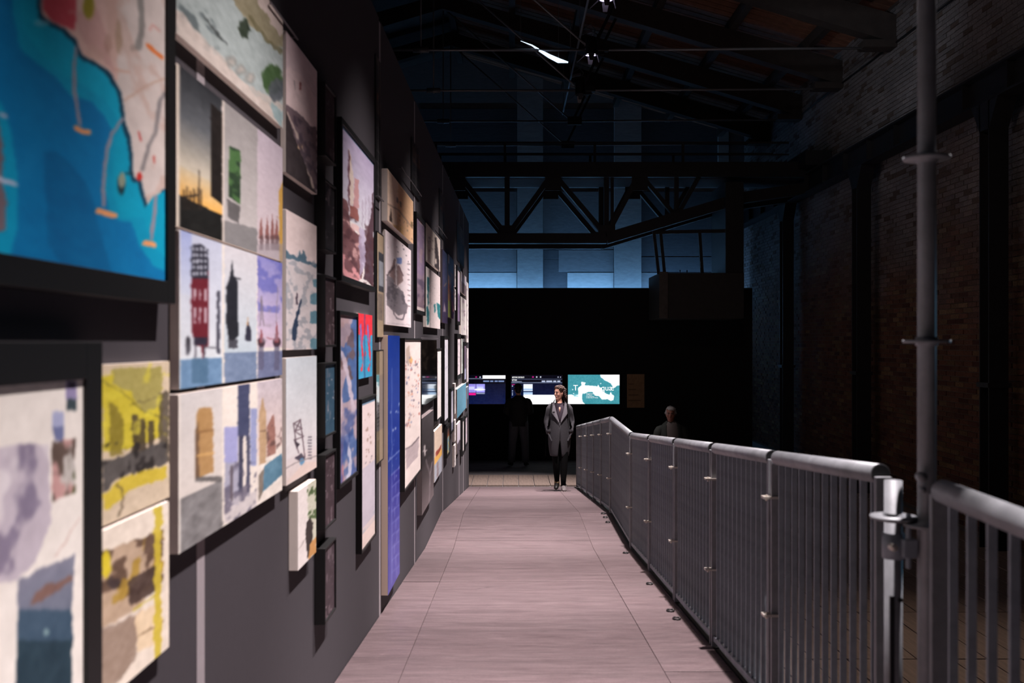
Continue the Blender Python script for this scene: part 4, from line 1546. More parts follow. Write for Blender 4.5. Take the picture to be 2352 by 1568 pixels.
def a_tri2(p):
    p.fill((226, 220, 212))
    m = p.X < 511
    p.vgrad(0, 0.83, (190, 196, 214), (216, 222, 226), m & (p.X > 414))
    p.vgrad(0.0, 0.4, (160, 172, 214), (200, 208, 224), m & (p.X > 414) & (p.X < 440))
    m2 = (p.X >= 515) & (p.X < 591)
    p.vgrad(0, 0.8, (206, 204, 208), (192, 206, 214), m2)
    m3 = p.X >= 591
    p.vgrad(0, 0.75, (140, 138, 196), (214, 194, 206), m3)
    p.blotch((96, 100, 176), 0.5, 7, m3 & (p.V < 0.45), 0.7)
    p.mix((p.V > 0.815) & m & (p.X > 414), (108, 142, 176))
    p.mix((p.V > 0.78) & m2, (116, 134, 162))
    p.mix((p.V > 0.78) & m3, (112, 120, 152))
    p.noise(16, 30, p.V > 0.79)
    tw = [(439, 566), (446, 561), (462, 560), (478, 572), (479, 792), (470, 800), (470, 822), (464, 822), (462, 796), (452, 792), (442, 770), (439, 740)]
    p.poly(tw, (104, 30, 42))
    p.poly([(439, 566), (446, 561), (462, 560), (478, 572), (478, 640), (439, 640)], (44, 44, 56))
    for i in range(4):
        for j in range(5):
            p.rect(442 + 9 * i, 568 + 14 * j, 447 + 9 * i, 576 + 14 * j, (190, 196, 208))
    for x in (445, 457, 470):
        p.rect(x, 664, x + 4, 690, (206, 196, 204))
        p.rect(x, 706, x + 4, 742, (206, 196, 204))
    p.rect(445, 774, 476, 792, (46, 40, 56))
    for x in (450, 470):
        p.line([(x, 792), (x - 2, 820)], 3, (60, 54, 66))
    p.rect(440, 822, 478, 880, (70, 104, 132), 0.7)
    p.ell(432, 792, 7, 22, (54, 52, 60))
    p.rect(428, 790, 436, 816, (90, 90, 100), 0.8)
    p.rect(498, 668, 505, 812, (70, 70, 84))
    p.line([(470, 797), (500, 799)], 2.5, (90, 90, 100))
    p.poly([(534, 598), (537, 634), (546, 646), (546, 700), (548, 770), (538, 782), (526, 780), (519, 740), (520, 660), (528, 634)], (32, 34, 42))
    p.rect(524, 780, 546, 800, (44, 42, 50), 0.8)
    p.line([(540, 638), (552, 640)], 2.5, (32, 34, 42))
    p.poly([(569, 730), (577, 762), (577, 784), (563, 782), (564, 760)], (44, 44, 60))
    p.poly([(569, 728), (572, 748), (566, 748)], (190, 150, 110))
    for x, top, h in ((600, 768, 22), (636, 752, 34)):
        p.ell(x, 786, 10, 12, (66, 48, 58))
        p.poly([(x - 5, 786), (x, top - 16), (x + 5, 786)], (140, 70, 74), 0.9)
        p.rect(x - 6, 796, x + 6, 850, (90, 88, 112), 0.7)
    p.line([(598, 748), (600, 680), (606, 748)], 2, (120, 110, 116))
    p.line([(614, 776), (632, 780)], 2, (160, 100, 110))
    p.line([(634, 740), (638, 660)], 2, (140, 128, 140), 0.7)
    p.blotch((150, 138, 152), 0.62, 14, m3 & (p.V > 0.4) & (p.V < 0.75), 0.5)
    p.rect(510.5, 500, 515, 900, (230, 222, 210))
    p.rect(589.5, 500, 591.5, 900, (226, 216, 208))
    p.noise(5, 40)


art('triptych panel with tall red and black tower standing in water', (412, 531, 889, 648, 602, 864), a_tri2, 0.026, warp=1.6, seed=7, den=2.8)


def a_tri3(p):
    p.fill((230, 222, 212))
    m = (p.X > 414) & (p.X < 511)
    p.vgrad(0, 0.66, (206, 202, 200), (216, 208, 200), m)
    p.mix(m & (p.V > 0.66), (128, 126, 126))
    p.noise(30, 20, m & (p.V > 0.66))
    p.poly([(452, 946), (458, 936), (486, 936), (490, 960), (490, 1084), (450, 1098), (449, 990)], (176, 138, 90))
    p.poly([(449, 990), (456, 960), (458, 1096), (449, 1098)], (110, 84, 62))
    p.line([(452, 992), (490, 988)], 4, (140, 104, 66))
    p.line([(454, 1046), (490, 1040)], 5, (206, 164, 104))
    p.rect(450, 1094, 510, 1106, (80, 78, 78), 0.8)
    m = (p.X >= 515) & (p.X < 591)
    p.rect(515, 980, 546, 1062, (160, 162, 206))
    p.rect(516, 1062, 548, 1160, (150, 152, 176), 0.8)
    p.rect(546, 878, 573, 1000, (66, 72, 102))
    p.rect(548, 1000, 558, 1150, (60, 62, 84))
    p.rect(566, 1000, 574, 1140, (76, 78, 100))
    p.rect(575, 938, 590, 1070, (150, 158, 196))
    p.rect(515, 1130, 590, 1200, (190, 184, 188), 0.7)
    p.blotch((96, 92, 110), 0.56, 14, m & (p.Y > 1060), 0.8)
    p.rect(529, 1070, 535, 1150, (96, 88, 96))
    m = p.X >= 592
    p.vgrad(0, 0.6, (196, 186, 192), (224, 204, 196), m)
    p.poly([(595, 950), (603, 910), (611, 946), (613, 1010), (611, 1062), (596, 1068)], (188, 158, 124))
    p.line([(598, 990), (611, 988)], 3, (130, 104, 84))
    p.poly([(614, 980), (624, 955), (630, 950), (634, 1040), (614, 1050)], (150, 104, 92), 0.9)
    p.blotch((94, 70, 66), 0.52, 18, p.inpoly([(612, 970), (648, 980), (648, 1046), (612, 1050)]), 0.7)
    p.poly([(606, 1070), (648, 1040), (648, 1090), (604, 1130)], (92, 132, 154))
    p.poly([(594, 1090), (606, 1074), (604, 1130), (594, 1150)], (120, 110, 100), 0.9)
    p.noise(16, 24, m)
    p.rect(510.5, 800, 515, 1300, (230, 222, 210))
    p.rect(589.5, 800, 592, 1300, (226, 216, 208))
    p.noise(6, 40)


art('triptych panel with tan tower block over grey water and harbour views', (410, 905, 1262, 648, 869, 1132), a_tri3, 0.028, warp=2.0, seed=8, den=2.8)


# ---- 9 to 11 middle column
def a_ridge(p):
    p.vgrad(0, 0.7, (236, 212, 214), (250, 226, 222))
    p.poly([(656, 150), (690, 170), (730, 230), (730, 60), (656, 60)], (222, 200, 204), 0.6)
    p.poly([(655, 238), (690, 262), (712, 290), (728, 292), (728, 460), (655, 400)], (124, 106, 112))
    p.poly([(655, 250), (672, 300), (690, 350), (712, 400), (726, 446), (655, 400)], (62, 54, 56))
    p.line([(660, 258), (690, 330), (720, 430)], 4, (206, 186, 176))
    p.ell(690, 336, 6, 8, (232, 196, 160))
    p.blotch((84, 72, 84), 0.52, 20, p.inpoly([(668, 260), (728, 300), (728, 440), (690, 350)]), 0.8)
    p.line([(689, 190), (689, 204)], 3, (150, 80, 80))
    p.line([(677, 186), (677, 204)], 1.5, (140, 130, 130))
    p.noise(9, 30)


art('pink-skied photograph of a dark mountain ridge with a road', (657, 70, 396, 728, 164, 446), a_ridge, 0.022, warp=3, edge=M_canvas, seed=9)


def a_island(p):
    p.fill((232, 214, 210))
    p.poly([(655, 570), (668, 584), (676, 588), (688, 572), (693, 590), (697, 574), (708, 604), (728, 604), (728, 800), (655, 800)], (214, 206, 206))
    p.poly([(655, 572), (668, 584), (684, 590), (688, 572), (693, 586), (697, 574), (706, 600), (728, 606), (728, 616), (700, 604), (655, 592)], (88, 116, 132))
    p.blotch((150, 156, 164), 0.52, 20, p.Y > 600, 0.7)
    for (a, b, c, d) in ((718, 640, 728, 660), (714, 672, 728, 700), (712, 712, 728, 744), (712, 776, 728, 802)):
        p.poly([(a, b + 4), (c, b), (c, d), (a, d - 2)], (100, 140, 154))
    p.poly([(691, 684), (693, 690), (686, 730), (680, 782), (669, 778), (672, 756), (682, 716)], (44, 60, 84))
    p.rect(680, 674, 684, 698, (80, 66, 80))
    p.noise(10, 30)


art('white print of a blue-grey island plan with dark jetty', (657, 483, 805, 727, 517, 800), a_island, 0.022, warp=3.5, seed=10)


def a_bridge(p):
    p.vgrad(0, 0.8, (212, 222, 228), (226, 222, 222))
    p.vgrad(0.8, 1, (224, 216, 216), (222, 206, 200))
    c = (110, 92, 100)
    for a, b in (((674, 972), (690, 964)), ((674, 972), (682, 1030)), ((690, 964), (700, 1050)), ((676, 990), (694, 984)), ((678, 1010), (697, 1002)), ((674, 972), (694, 984)), ((690, 964), (678, 990)),
                 ((676, 990), (697, 1002)), ((676, 1010), (686, 1040)), ((680, 1050), (700, 1050))):
        p.line([a, b], 2.2, c)
    p.poly([(676, 1008), (688, 1020), (682, 1030)], (60, 50, 60))
    p.poly([(676, 1052), (692, 1040), (702, 1054), (694, 1062)], (70, 64, 78), 0.9)
    p.ell(694, 1060, 7, 9, (96, 150, 190), 0.9)
    for k in range(8):
        p.rect(707, 1002 + 7 * k, 716, 1005 + 7 * k, (110, 104, 116))
    p.line([(656, 1076), (680, 1062), (728, 1046)], 2, (150, 140, 140))
    p.poly([(656, 1110), (700, 1060), (728, 1060), (728, 1078)], (226, 206, 196), 0.9)
    p.noise(4, 30)


art('pale blue print with small drawbridge drawing near its foot', (657, 823, 1112, 727, 816, 1076), a_bridge, 0.024, seed=11)


def a_small(p):
    p.fill((228, 220, 216))
    p.poly([(706, 1110), (727, 1096), (727, 1270), (708, 1286)], (196, 196, 176), 0.9)
    p.blotch((70, 92, 52), 0.5, 12, (p.X > 706) & (p.Y < 1190), 0.9)
    p.poly([(704, 1200), (712, 1188), (718, 1200), (718, 1262), (706, 1282), (702, 1230)], (52, 44, 42))
    p.poly([(712, 1250), (727, 1230), (727, 1268), (708, 1284)], (190, 140, 84))
    p.line([(684, 1262), (700, 1240)], 1.5, (150, 140, 136), 0.6)
    p.noise(8, 24)


art('small thick white canvas with green and brown figure, hung low', (684, 1132, 1310, 726, 1096, 1268), a_small, 0.036, warp=2.5, seed=12)


# ---- 13 column of small black box frames
def a_dark(tone):
    def f(p):
        p.fill(tone)
        p.noise(10, 8)
        rng = random.Random(p.seed)
        for k in range(10):
            x = rng.uniform(p.X.min(), p.X.max())
            y = rng.uniform(p.Y.min(), p.Y.max())
            p.line([(x, y), (x, y + rng.uniform(4, 26))], 1.6, (156, 140, 146), 0.55)
        p.specks(12, (200, 186, 190), (0.8, 1.8), None, 0.7)
    return f


for k, (yt0, yb0, yt1, yb1, tone, lab) in enumerate((
        (198, 352, 226, 366, (60, 46, 50), 'topmost small black box frame in the vertical row of six'),
        (422, 566, 436, 570, (40, 36, 40), 'second small black box frame from the top of the row of six'),
        (640, 786, 646, 786, (58, 44, 48), 'third small black box frame from the top of the row of six'),
        (842, 994, 840, 984, (50, 80, 100), 'blue-toned small black box frame, fourth of the vertical row'),
        (1050, 1206, 1042, 1186, (62, 48, 54), 'fifth small black box frame from the top of the row of six'),
        (1262, 1424, 1248, 1388, (60, 48, 54), 'lowest small black box frame of the vertical row, near the floor'))):
    t = art(lab, (744, yt0 - 4, yb0 + 6, 768, yt1 - 4, yb1 + 5), a_dark(tone), 0.05, 'frame', 0.010, name='box_frame', seed=20 + k, rec=0.008)
    t['group'] = 'small black box frames in a vertical row'
for k, (ya_, yb_) in enumerate(((376, 412), (584, 624), (800, 830), (1010, 1036))):
    pass


# ---- 14 onward, the middle of the wall
def a_castle(p):
    p.vgrad(0, 0.6, (190, 176, 206), (206, 206, 212))
    p.poly([(783, 560), (783, 452), (796, 460), (802, 480), (806, 520), (815, 530), (830, 545), (832, 640), (783, 640)], (120, 82, 84))
    p.poly([(800, 342), (803, 342), (811, 400), (812, 470), (806, 474), (801, 430)], (220, 202, 190))
    p.line([(801, 345), (802, 470)], 3, (110, 70, 80))
    p.poly([(813, 408), (824, 412), (824, 476), (812, 480)], (196, 150, 150))
    p.poly([(803, 470), (823, 480), (824, 510), (806, 500)], (150, 96, 90))
    for x in (833, 840, 848, 852):
        p.line([(x, 440 + (x % 9) * 4), (x, 560)], 2.5, (176, 164, 180), 0.8)
    p.poly([(855, 448), (858, 440), (859, 660), (836, 640), (838, 560), (846, 520), (852, 500)], (88, 66, 74))
    p.poly([(785, 580), (800, 590), (830, 640), (815, 650), (785, 640)], (214, 150, 152))
    p.blotch((84, 54, 58), 0.52, 14, p.inpoly([(783, 470), (830, 520), (858, 500), (858, 660), (783, 640)]), 0.7)
    p.blotch((224, 180, 176), 0.6, 14, p.inpoly([(783, 500), (825, 520), (825, 600), (783, 600)]), 0.7)
    p.poly([(824, 520), (838, 530), (840, 600), (826, 640)], (176, 166, 192), 0.8)
    p.mix(p.V < 0.02, (90, 130, 160), 0.8)
    p.noise(12, 26)


art('tall black-framed mauve picture of a spired fantasy city', (784, 288, 637, 858, 371, 654), a_castle, 0.04, 'frame', 0.03, warp=4, gloss=M_gloss, seed=14)


def a_sat(p):
    p.fill((84, 110, 160))
    p.blotch((190, 166, 172), 0.48, 6, None, 0.9)
    p.blotch((110, 84, 82), 0.54, 9, p.V < 0.4, 0.8)
    p.poly([(779, 716), (800, 716), (806, 760), (790, 800), (779, 790)], (176, 150, 152), 0.8)
    p.line([(786, 810), (796, 850), (806, 900), (812, 940), (806, 980)], 8, (206, 192, 204), 0.9)
    p.ell(784, 935, 3, 30, (206, 186, 196), 0.9)
    p.poly([(779, 1010), (786, 1020), (790, 1100), (779, 1120)], (206, 130, 130), 0.7)
    p.line([(795, 1000), (806, 1060), (800, 1100)], 7, (226, 220, 232), 0.8)
    p.blotch((60, 84, 146), 0.55, 6, p.V > 0.3, 0.7)
    p.noise(22, 20)


art('tall black-framed satellite view of blue sea and pinkish land', (779, 722, 1112, 819, 728, 1082), a_sat, 0.035, 'frame', 0.02, warp=4, gloss=M_gloss, seed=15)


def a_red(p):
    p.fill((56, 150, 190))
    p.mix(p.V < 0.33, (222, 56, 66))
    for o in (0, 16.5):
        p.poly([(x + o, y) for x, y in ((820, 716), (838, 716), (837, 745), (835, 765), (833, 790), (835, 812), (834, 836), (831, 815), (829, 790), (826, 765), (821, 752))], (222, 50, 64))
        p.poly([(x + o, y) for x, y in ((826, 748), (829, 742), (831, 770), (832, 796), (829, 780))], (96, 120, 204), 0.9)
        p.ell(830.5 + o, 848, 2.6, 6, (226, 60, 72))
        p.line([(833 + o, 836), (831 + o, 848)], 2, (222, 60, 72))
        p.ell(822.5 + o, 812, 1.8, 7, (222, 66, 84), 0.9)
    p.line([(837.5, 718), (837.5, 870)], 1.6, (60, 70, 120))
    p.noise(10, 20)


art('small red and blue map canvas of two peninsulas', (822, 720, 869, 855, 723, 865), a_red, 0.02, seed=16)


def a_tallw(p):
    p.fill((224, 208, 206))
    p.mix(p.V < 0.03, (70, 110, 140), 0.8)
    p.mix((p.V > 0.46) & (p.V < 0.86), (196, 190, 204), 0.8)
    p.mix(p.V > 0.9, (232, 212, 204))
    p.specks(16, (150, 122, 110), (1.2, 3.5), (0.3, 0.1, 0.7, 0.4), 0.7)
    p.specks(5, (90, 84, 96), (1, 2.6), (0.2, 0.42, 0.8, 0.48), 0.8)
    p.blotch((170, 176, 184), 0.56, 9, (p.V > 0.83) & (p.V < 0.9), 0.6)
    p.noise(4, 20)


art('tall narrow white picture in black frame with faint brown drawing', (829, 920, 1268, 861, 912, 1222), a_tallw, 0.035, 'frame', 0.014, seed=17)


def a_beige1(p):
    p.fill((170, 150, 124))
    p.uv(0.25, 0.18, 1, 0.56, (70, 70, 74))
    p.uv(0.3, 0.26, 1, 0.5, (150, 154, 160))
    p.uv(0.1, 0.58, 0.9, 0.84, (132, 118, 106))
    p.specks(10, (96, 86, 80), (1, 2.5), (0.1, 0.6, 0.9, 0.84), 0.8)
    p.noise(8, 20)


art('upper beige printed board with dark inset photographs', (866, 530, 774, 880.5, 545, 773), a_beige1, 0.015, 'frame', 0.006, gloss=M_gloss, seed=18, rec=0.002)


def a_beige2(p):
    p.fill((176, 160, 126))
    p.uv(0, 0.22, 1, 0.26, (130, 120, 100))
    p.uv(0.05, 0.26, 1, 0.72, (132, 130, 128))
    for k in range(8):
        p.uv(0.1, 0.42 + 0.035 * k, 0.5, 0.432 + 0.035 * k, (70, 66, 66))
    p.noise(9, 20)


art('lower beige printed board with grey engraving, reflecting a bright screen', (864, 806, 1068, 880, 806, 1050), a_beige2, 0.02, 'frame', 0.008, gloss=M_mirror, seed=19, rec=0.002)


def a_blue(p):
    p.vgrad(0, 0.55, (26, 62, 160), (30, 52, 140))
    p.vgrad(0.55, 1, (40, 46, 140), (84, 80, 160))
    p.line([(900, 845), (900, 1340)], 1.2, (150, 164, 220), 0.5)
    p.line([(891, 1060), (918, 1034)], 1.5, (170, 180, 226), 0.7)
    for k in range(9):
        y = 1080 + 28 * k
        p.line([(900, y + 10), (918, y - 6)], 1.3, (150, 156, 214), 0.6)
        p.line([(906 + (k % 3) * 3, y), (906 + (k % 3) * 3, y + 22)], 1.2, (150, 156, 214), 0.5)
    p.specks(26, (206, 214, 240), (0.8, 2.2), (0, 0.25, 1, 0.7), 0.8)
    p.noise(5, 20)


art('very tall deep blue blueprint reaching nearly to the floor', (891, 770, 1365, 918, 771, 1318), a_blue, 0.045, gloss=M_gloss, seed=21, edge=mat('pale_timber_edge', (196, 174, 160), 0.6))


def a_orange(p):
    p.fill((250, 220, 196))
    p.poly([(915, 420), (949, 464), (949, 560), (912, 530)], (228, 176, 126), 0.7)
    p.line([(890, 468), (915, 482), (948, 524)], 3, (170, 140, 120), 0.8)
    p.poly([(894, 505), (898, 476), (901, 512)], (74, 60, 54))
    p.line([(912, 455), (913, 464)], 3, (130, 110, 100))
    p.line([(919, 464), (921, 474)], 3, (130, 110, 100))
    p.poly([(903, 516), (925, 520), (926, 545), (905, 530)], (232, 186, 120), 0.8)
    p.specks(14, (140, 116, 96), (1, 2.5), (0.4, 0.62, 1, 0.95), 0.6)
    p.ell(946, 516, 3, 8, (120, 100, 70), 0.9)
    p.noise(8, 24)


art('orange-tinted pastel canvas with small sail, high on the wall', (890, 386, 506, 949, 464, 561), a_orange, 0.04, warp=1.6, seed=22)


def a_collage(p):
    p.fill((246, 232, 234))
    p.poly([(888, 632), (905, 640), (906, 660), (926, 668), (930, 690), (936, 700), (934, 720), (916, 724), (900, 712), (888, 700)], (138, 130, 136))
    p.poly([(900, 610), (906, 592), (910, 600), (914, 612), (924, 622), (926, 645), (908, 660), (904, 640), (894, 634)], (156, 130, 128))
    p.rect(909, 592, 923, 606, (130, 150, 206))
    p.line([(909, 578), (910, 660)], 3, (232, 222, 224))
    p.line([(890, 632), (906, 610)], 3, (96, 80, 84))
    p.line([(926, 632), (916, 612)], 3, (130, 104, 108))
    p.line([(902, 714), (912, 732), (926, 734), (930, 716)], 2.5, (120, 110, 118))
    p.blotch((70, 66, 74), 0.55, 14, p.inpoly([(888, 640), (930, 670), (934, 720), (890, 704)]), 0.5)
    for k in range(9):
        p.line([(937, 606 + 12 * k), (941, 607 + 12 * k)], 2, (110, 100, 106), 0.8)
    p.specks(8, (70, 64, 72), (1, 1.8), (0.1, 0.02, 0.9, 0.2), 0.8)
    p.line([(889, 742), (942, 746)], 1, (150, 140, 146), 0.6)
    p.noise(5, 30)


art('white collage sheet of a grey rocky structure with blue patch', (885, 527, 746, 944, 575, 751), a_collage, 0.02, warp=2.2, seed=23, den=2.2)


def a_figures(p):
    p.fill((236, 222, 216))
    box = (0.12, 0.28, 0.95, 0.62)
    p.poly([(933, 800), (940, 792), (943, 830), (938, 840), (934, 830)], (190, 166, 150), 0.8)
    p.ell(944, 826, 4, 9, (226, 176, 110), 0.9)
    p.specks(120, [(176, 96, 84), (120, 124, 160), (150, 130, 134), (206, 140, 110), (90, 80, 96)], (0.7, 2.8), (0.05, 0.12, 0.98, 0.62), 0.7)
    p.line([(931, 1032), (945, 1024), (962, 1004)], 3, (130, 116, 120))
    p.poly([(931, 1032), (946, 1026), (962, 1006), (960, 1048), (944, 1064), (934, 1080)], (176, 160, 164), 0.8)
    p.noise(12, 40, (p.V > 0.72) & (p.V < 0.9))
    p.noise(4, 20)


art('tall black-framed white picture scattered with small red and blue figures', (928, 781, 1123, 966, 781, 1077), a_figures, 0.05, 'frame', 0.016, warp=2.0, seed=24, den=2.2)


def a_purple(p):
    p.vgrad(0, 0.6, (120, 104, 124), (146, 124, 150))
    p.vgrad(0.6, 1, (150, 128, 144), (116, 96, 104))
    p.blotch((176, 150, 146), 0.56, 8, p.U > 0.4, 0.6)
    p.blotch((80, 70, 90), 0.55, 14, p.V > 0.6, 0.6)
    p.noise(16, 24)
    p.mix(p.V > 0.965, (196, 180, 176))


art('tall purple-grey framed print between white panels', (956, 494, 711, 975, 520, 716), a_purple, 0.03, 'frame', 0.035, gloss=M_gloss, seed=25)


def a_botan(p):
    p.fill((226, 214, 202))
    p.specks(14, (120, 108, 100), (0.8, 2.4), (0.1, 0.3, 0.5, 0.7), 0.8)
    m = p.X > 998
    p.mix(m, (206, 192, 180))
    p.poly([(999, 545), (1003, 545), (1009, 606), (1009, 622), (999, 614)], (54, 46, 46))
    p.ell(1001, 600, 2.5, 7, (206, 192, 180))
    p.mix((p.X > 997.3) & (p.X < 998.6), (150, 136, 130))
    p.noise(5, 20)


art('cream double sheet with dark curved figure on its right half', (979, 510, 597, 1011, 552, 624), a_botan, 0.02, seed=26, den=1.6)


def a_teal(p):
    p.fill((220, 206, 204))
    p.rect(977, 600, 986, 760, (232, 222, 216))
    p.poly([(981, 636), (986, 638), (985, 700), (982, 700)], (40, 110, 118))
    p.poly([(979, 706), (983, 700), (986, 720), (985, 745), (981, 746)], (40, 110, 118))
    p.poly([(996, 700), (1000, 698), (1001, 712), (998, 720)], (40, 116, 122))
    p.poly([(1003, 694), (1011, 700), (1011, 735), (1006, 726), (1004, 710)], (40, 116, 122))
    p.line([(988, 610), (988, 756)], 0.9, (120, 112, 112))
    p.specks(12, (150, 136, 136), (0.6, 1.6), (0.35, 0.1, 1, 0.6), 0.6)
    p.noise(5, 20)


art('pale map sheet with teal water patches', (979, 612, 751, 1011, 637, 755), a_teal, 0.03, seed=27, den=1.6)


def a_glass(p):
    p.vgrad(0, 1, (58, 50, 46), (30, 28, 32))
    p.blotch((96, 84, 74), 0.55, 8, p.V < 0.5, 0.6)
    p.noise(10, 20)


art('dark mirror-glossy panel reflecting the bright screens', (969, 780, 934, 1003, 781, 913), a_glass, 0.035, gloss=M_mirror, seed=28, edge=M_frame)


def a_metal(p):
    p.vgrad(0, 0.5, (70, 64, 66), (44, 40, 42))
    p.vgrad(0.5, 1, (52, 46, 48), (104, 94, 96))
    p.line([(975, 1024), (976, 1045)], 3, (206, 196, 196))
    p.line([(972, 1036), (980, 1034)], 2, (206, 196, 196))
    p.line([(978, 1056), (988, 1090), (986, 1150)], 2, (130, 120, 124), 0.8)
    p.line([(993, 1060), (988, 1090)], 2, (130, 120, 124), 0.8)
    p.noise(5, 20)


art('dark metal plate with faint pale scratches, hung low', (969, 962, 1186, 996, 940, 1134), a_metal, 0.045, gloss=M_gloss, seed=29, edge=M_edge_dk)


def a_bird(p):
    p.fill((218, 196, 176))
    p.mix(p.V > 0.52, (226, 176, 96))
    p.mix(p.V > 0.66, (170, 174, 184))
    p.poly([(1000, 1042), (1004, 1034), (1010, 1028), (1013, 1018), (1013, 1030), (1006, 1044), (1001, 1048)], (150, 66, 52))
    p.rect(1004, 1060, 1007, 1095, (130, 104, 104), 0.8)
    p.noise(9, 20)


art('small poster with red bird shape over orange band, hung low', (998, 989, 1106, 1015, 975, 1083), a_bird, 0.03, seed=30, den=1.6)

art('narrow white picture on black backing beside the dark mirror panel', (1003, 804, 964, 1013, 803, 955), sheet((190, 176, 180), 6), 0.04, 'frame', 0.018, den=1.6, seed=31)
art('tall narrow pale picture in white-footed frame, right of the mirror panel', (1020, 777, 968, 1029, 777, 958), sheet((190, 186, 200), 6, (222, 220, 228)), 0.05, 'frame', 0.03, den=1.6, seed=32)


def a_night(p):
    p.vgrad(0, 1, (44, 42, 66), (58, 48, 74))
    p.specks(10, (120, 110, 140), (0.6, 1.2), (0, 0, 1, 0.5), 0.7)
    p.line([(1020, 657), (1023, 654), (1026, 650)], 1.2, (190, 160, 110), 0.8)
    p.poly([(1018, 716), (1021, 692), (1024, 716)], (170, 150, 160), 0.7)
    p.noise(6, 16)


art('dark indigo night picture in the upper far row', (1016, 572, 742, 1028, 584, 742), a_night, 0.03, gloss=M_gloss, den=1.6, seed=33, edge=M_edge_dk)


def a_multi(p):
    p.vgrad(0, 1, (60, 50, 90), (90, 70, 110))
    p.poly([(1029, 630), (1036, 636), (1036, 730), (1029, 726)], (196, 140, 96), 0.9)
    p.poly([(1029, 690), (1036, 690), (1036, 732), (1029, 730)], (160, 176, 96), 0.9)
    p.poly([(1029, 582), (1033, 586), (1032, 606), (1029, 604)], (190, 184, 190))
    p.line([(1038, 690), (1041, 715)], 1.5, (220, 140, 150))
    p.blotch((176, 90, 60), 0.53, 10, (p.V > 0.25) & (p.V < 0.6), 0.8)
    p.noise(14, 20)


art('multicoloured orange, green and violet picture in the upper far row', (1029.5, 584, 729, 1042, 597, 731), a_multi, 0.03, gloss=M_gloss, den=1.4, seed=34, edge=M_edge_dk)
art('slim white sheet beside the multicoloured picture', (1044, 606, 658, 1047, 609, 658), sheet((170, 160, 166), 4), 0.025, den=1.2, seed=35)
art('slim pale sheet just below the slim white sheet', (1044, 664, 712, 1047, 664, 712), sheet((150, 140, 150), 6), 0.025, den=1.2, seed=36)
art('mauve and white framed print high in the far row', (1050, 617, 738, 1056, 624, 738), photo((220, 206, 212), (196, 180, 200), (124, 104, 130), 0.45), 0.035, 'frame', 0.05, den=1.3, seed=37)
art('white and grey landscape sheet high in the far row', (1059, 622, 672, 1071, 637, 678), photo((224, 212, 214), (200, 196, 212), (134, 118, 124), 0.45), 0.025, den=1.3, seed=38)
art('tall white drawing sheet under the grey landscape sheet', (1059, 684, 770, 1071, 686, 768), sheet((170, 150, 162), 12), 0.025, den=1.3, seed=39)
art('last white sheet at the far end of the upper row', (1071.8, 646, 786, 1076, 652, 786), sheet((160, 146, 156), 8), 0.02, den=1.3, seed=40)
art('white framed sheet in the far middle row', (1050, 776, 862, 1057, 776, 858), sheet((180, 170, 178), 5, (226, 212, 216)), 0.045, 'frame', 0.06, den=1.3, seed=41)
art('pale green-grey sliver beside the white framed sheet', (1060, 778, 858, 1063, 778, 856), sheet((150, 150, 150), 3, (180, 190, 184)), 0.025, den=1.2, seed=42)
art('narrow dim violet picture in the far middle row', (1066, 792, 872, 1070, 792, 870), photo((150, 130, 150), (120, 104, 130), (190, 190, 220), 0.7), 0.04, 'frame', 0.05, den=1.2, seed=43)
art('last pale sheet at the far end of the middle row', (1072, 800, 878, 1076, 800, 876), sheet((160, 150, 160), 6, (222, 210, 214)), 0.02, den=1.2, seed=44)
art('bright narrow picture left of the wide blue panel', (1035, 896, 990, 1041, 895, 985), photo((196, 196, 214), (226, 224, 234), (130, 130, 150), 0.8), 0.04, 'frame', 0.03, den=1.3, seed=45)


def a_teal2(p):
    p.fill((96, 150, 174))
    p.noise(8, 10)


art('wide blue-teal panel with bright top edge near the far end', (1049.8, 893, 959, 1070.5, 879, 938), a_teal2, 0.045, gloss=M_gloss, den=1.6, seed=46, edge=M_canvas)
art('white slip fixed left of the wide blue panel', (1044, 880, 952, 1046.6, 880, 948), sheet((190, 180, 186), 2), 0.03, den=1.2, seed=47)
art('small black framed picture with coloured strip, hung low', (1026, 982, 1044, 1032, 979, 1037), photo((40, 36, 44), (150, 90, 60), (120, 150, 160), 0.4, (210, 170, 80)), 0.045, 'frame', 0.035, den=1.3, seed=48)
art('white slip below the wide blue panel', (1044, 964, 1014, 1047, 963, 1011), sheet((180, 170, 176), 3), 0.03, den=1.2, seed=49)
art('lower white slip below the wide blue panel', (1044, 1021, 1072, 1047, 1020, 1068), sheet((180, 170, 176), 3), 0.03, den=1.2, seed=50)
art('small canvas with pale sky and dark shore at the far end', (1050, 973, 1042, 1057, 967, 1033), photo((220, 212, 222), (206, 200, 214), (84, 76, 84), 0.68), 0.03, den=1.3, seed=51)
art('narrow black box frame with white slip, far end', (1062, 966, 1036, 1065, 965, 1034), sheet((200, 190, 196), 3), 0.05, 'frame', 0.06, den=1.2, seed=52)
art('framed mauve sheet, last of the lower row', (1068.5, 958, 1020, 1073, 957, 1016), sheet((150, 136, 150), 8, (206, 190, 198)), 0.035, 'frame', 0.04, den=1.2, seed=53)
art('dark blue-grey card near the end of the wall', (1072.5, 888, 936, 1076, 887, 934), photo((110, 130, 160), (90, 110, 140), (60, 70, 90), 0.6), 0.025, den=1.2, seed=54)


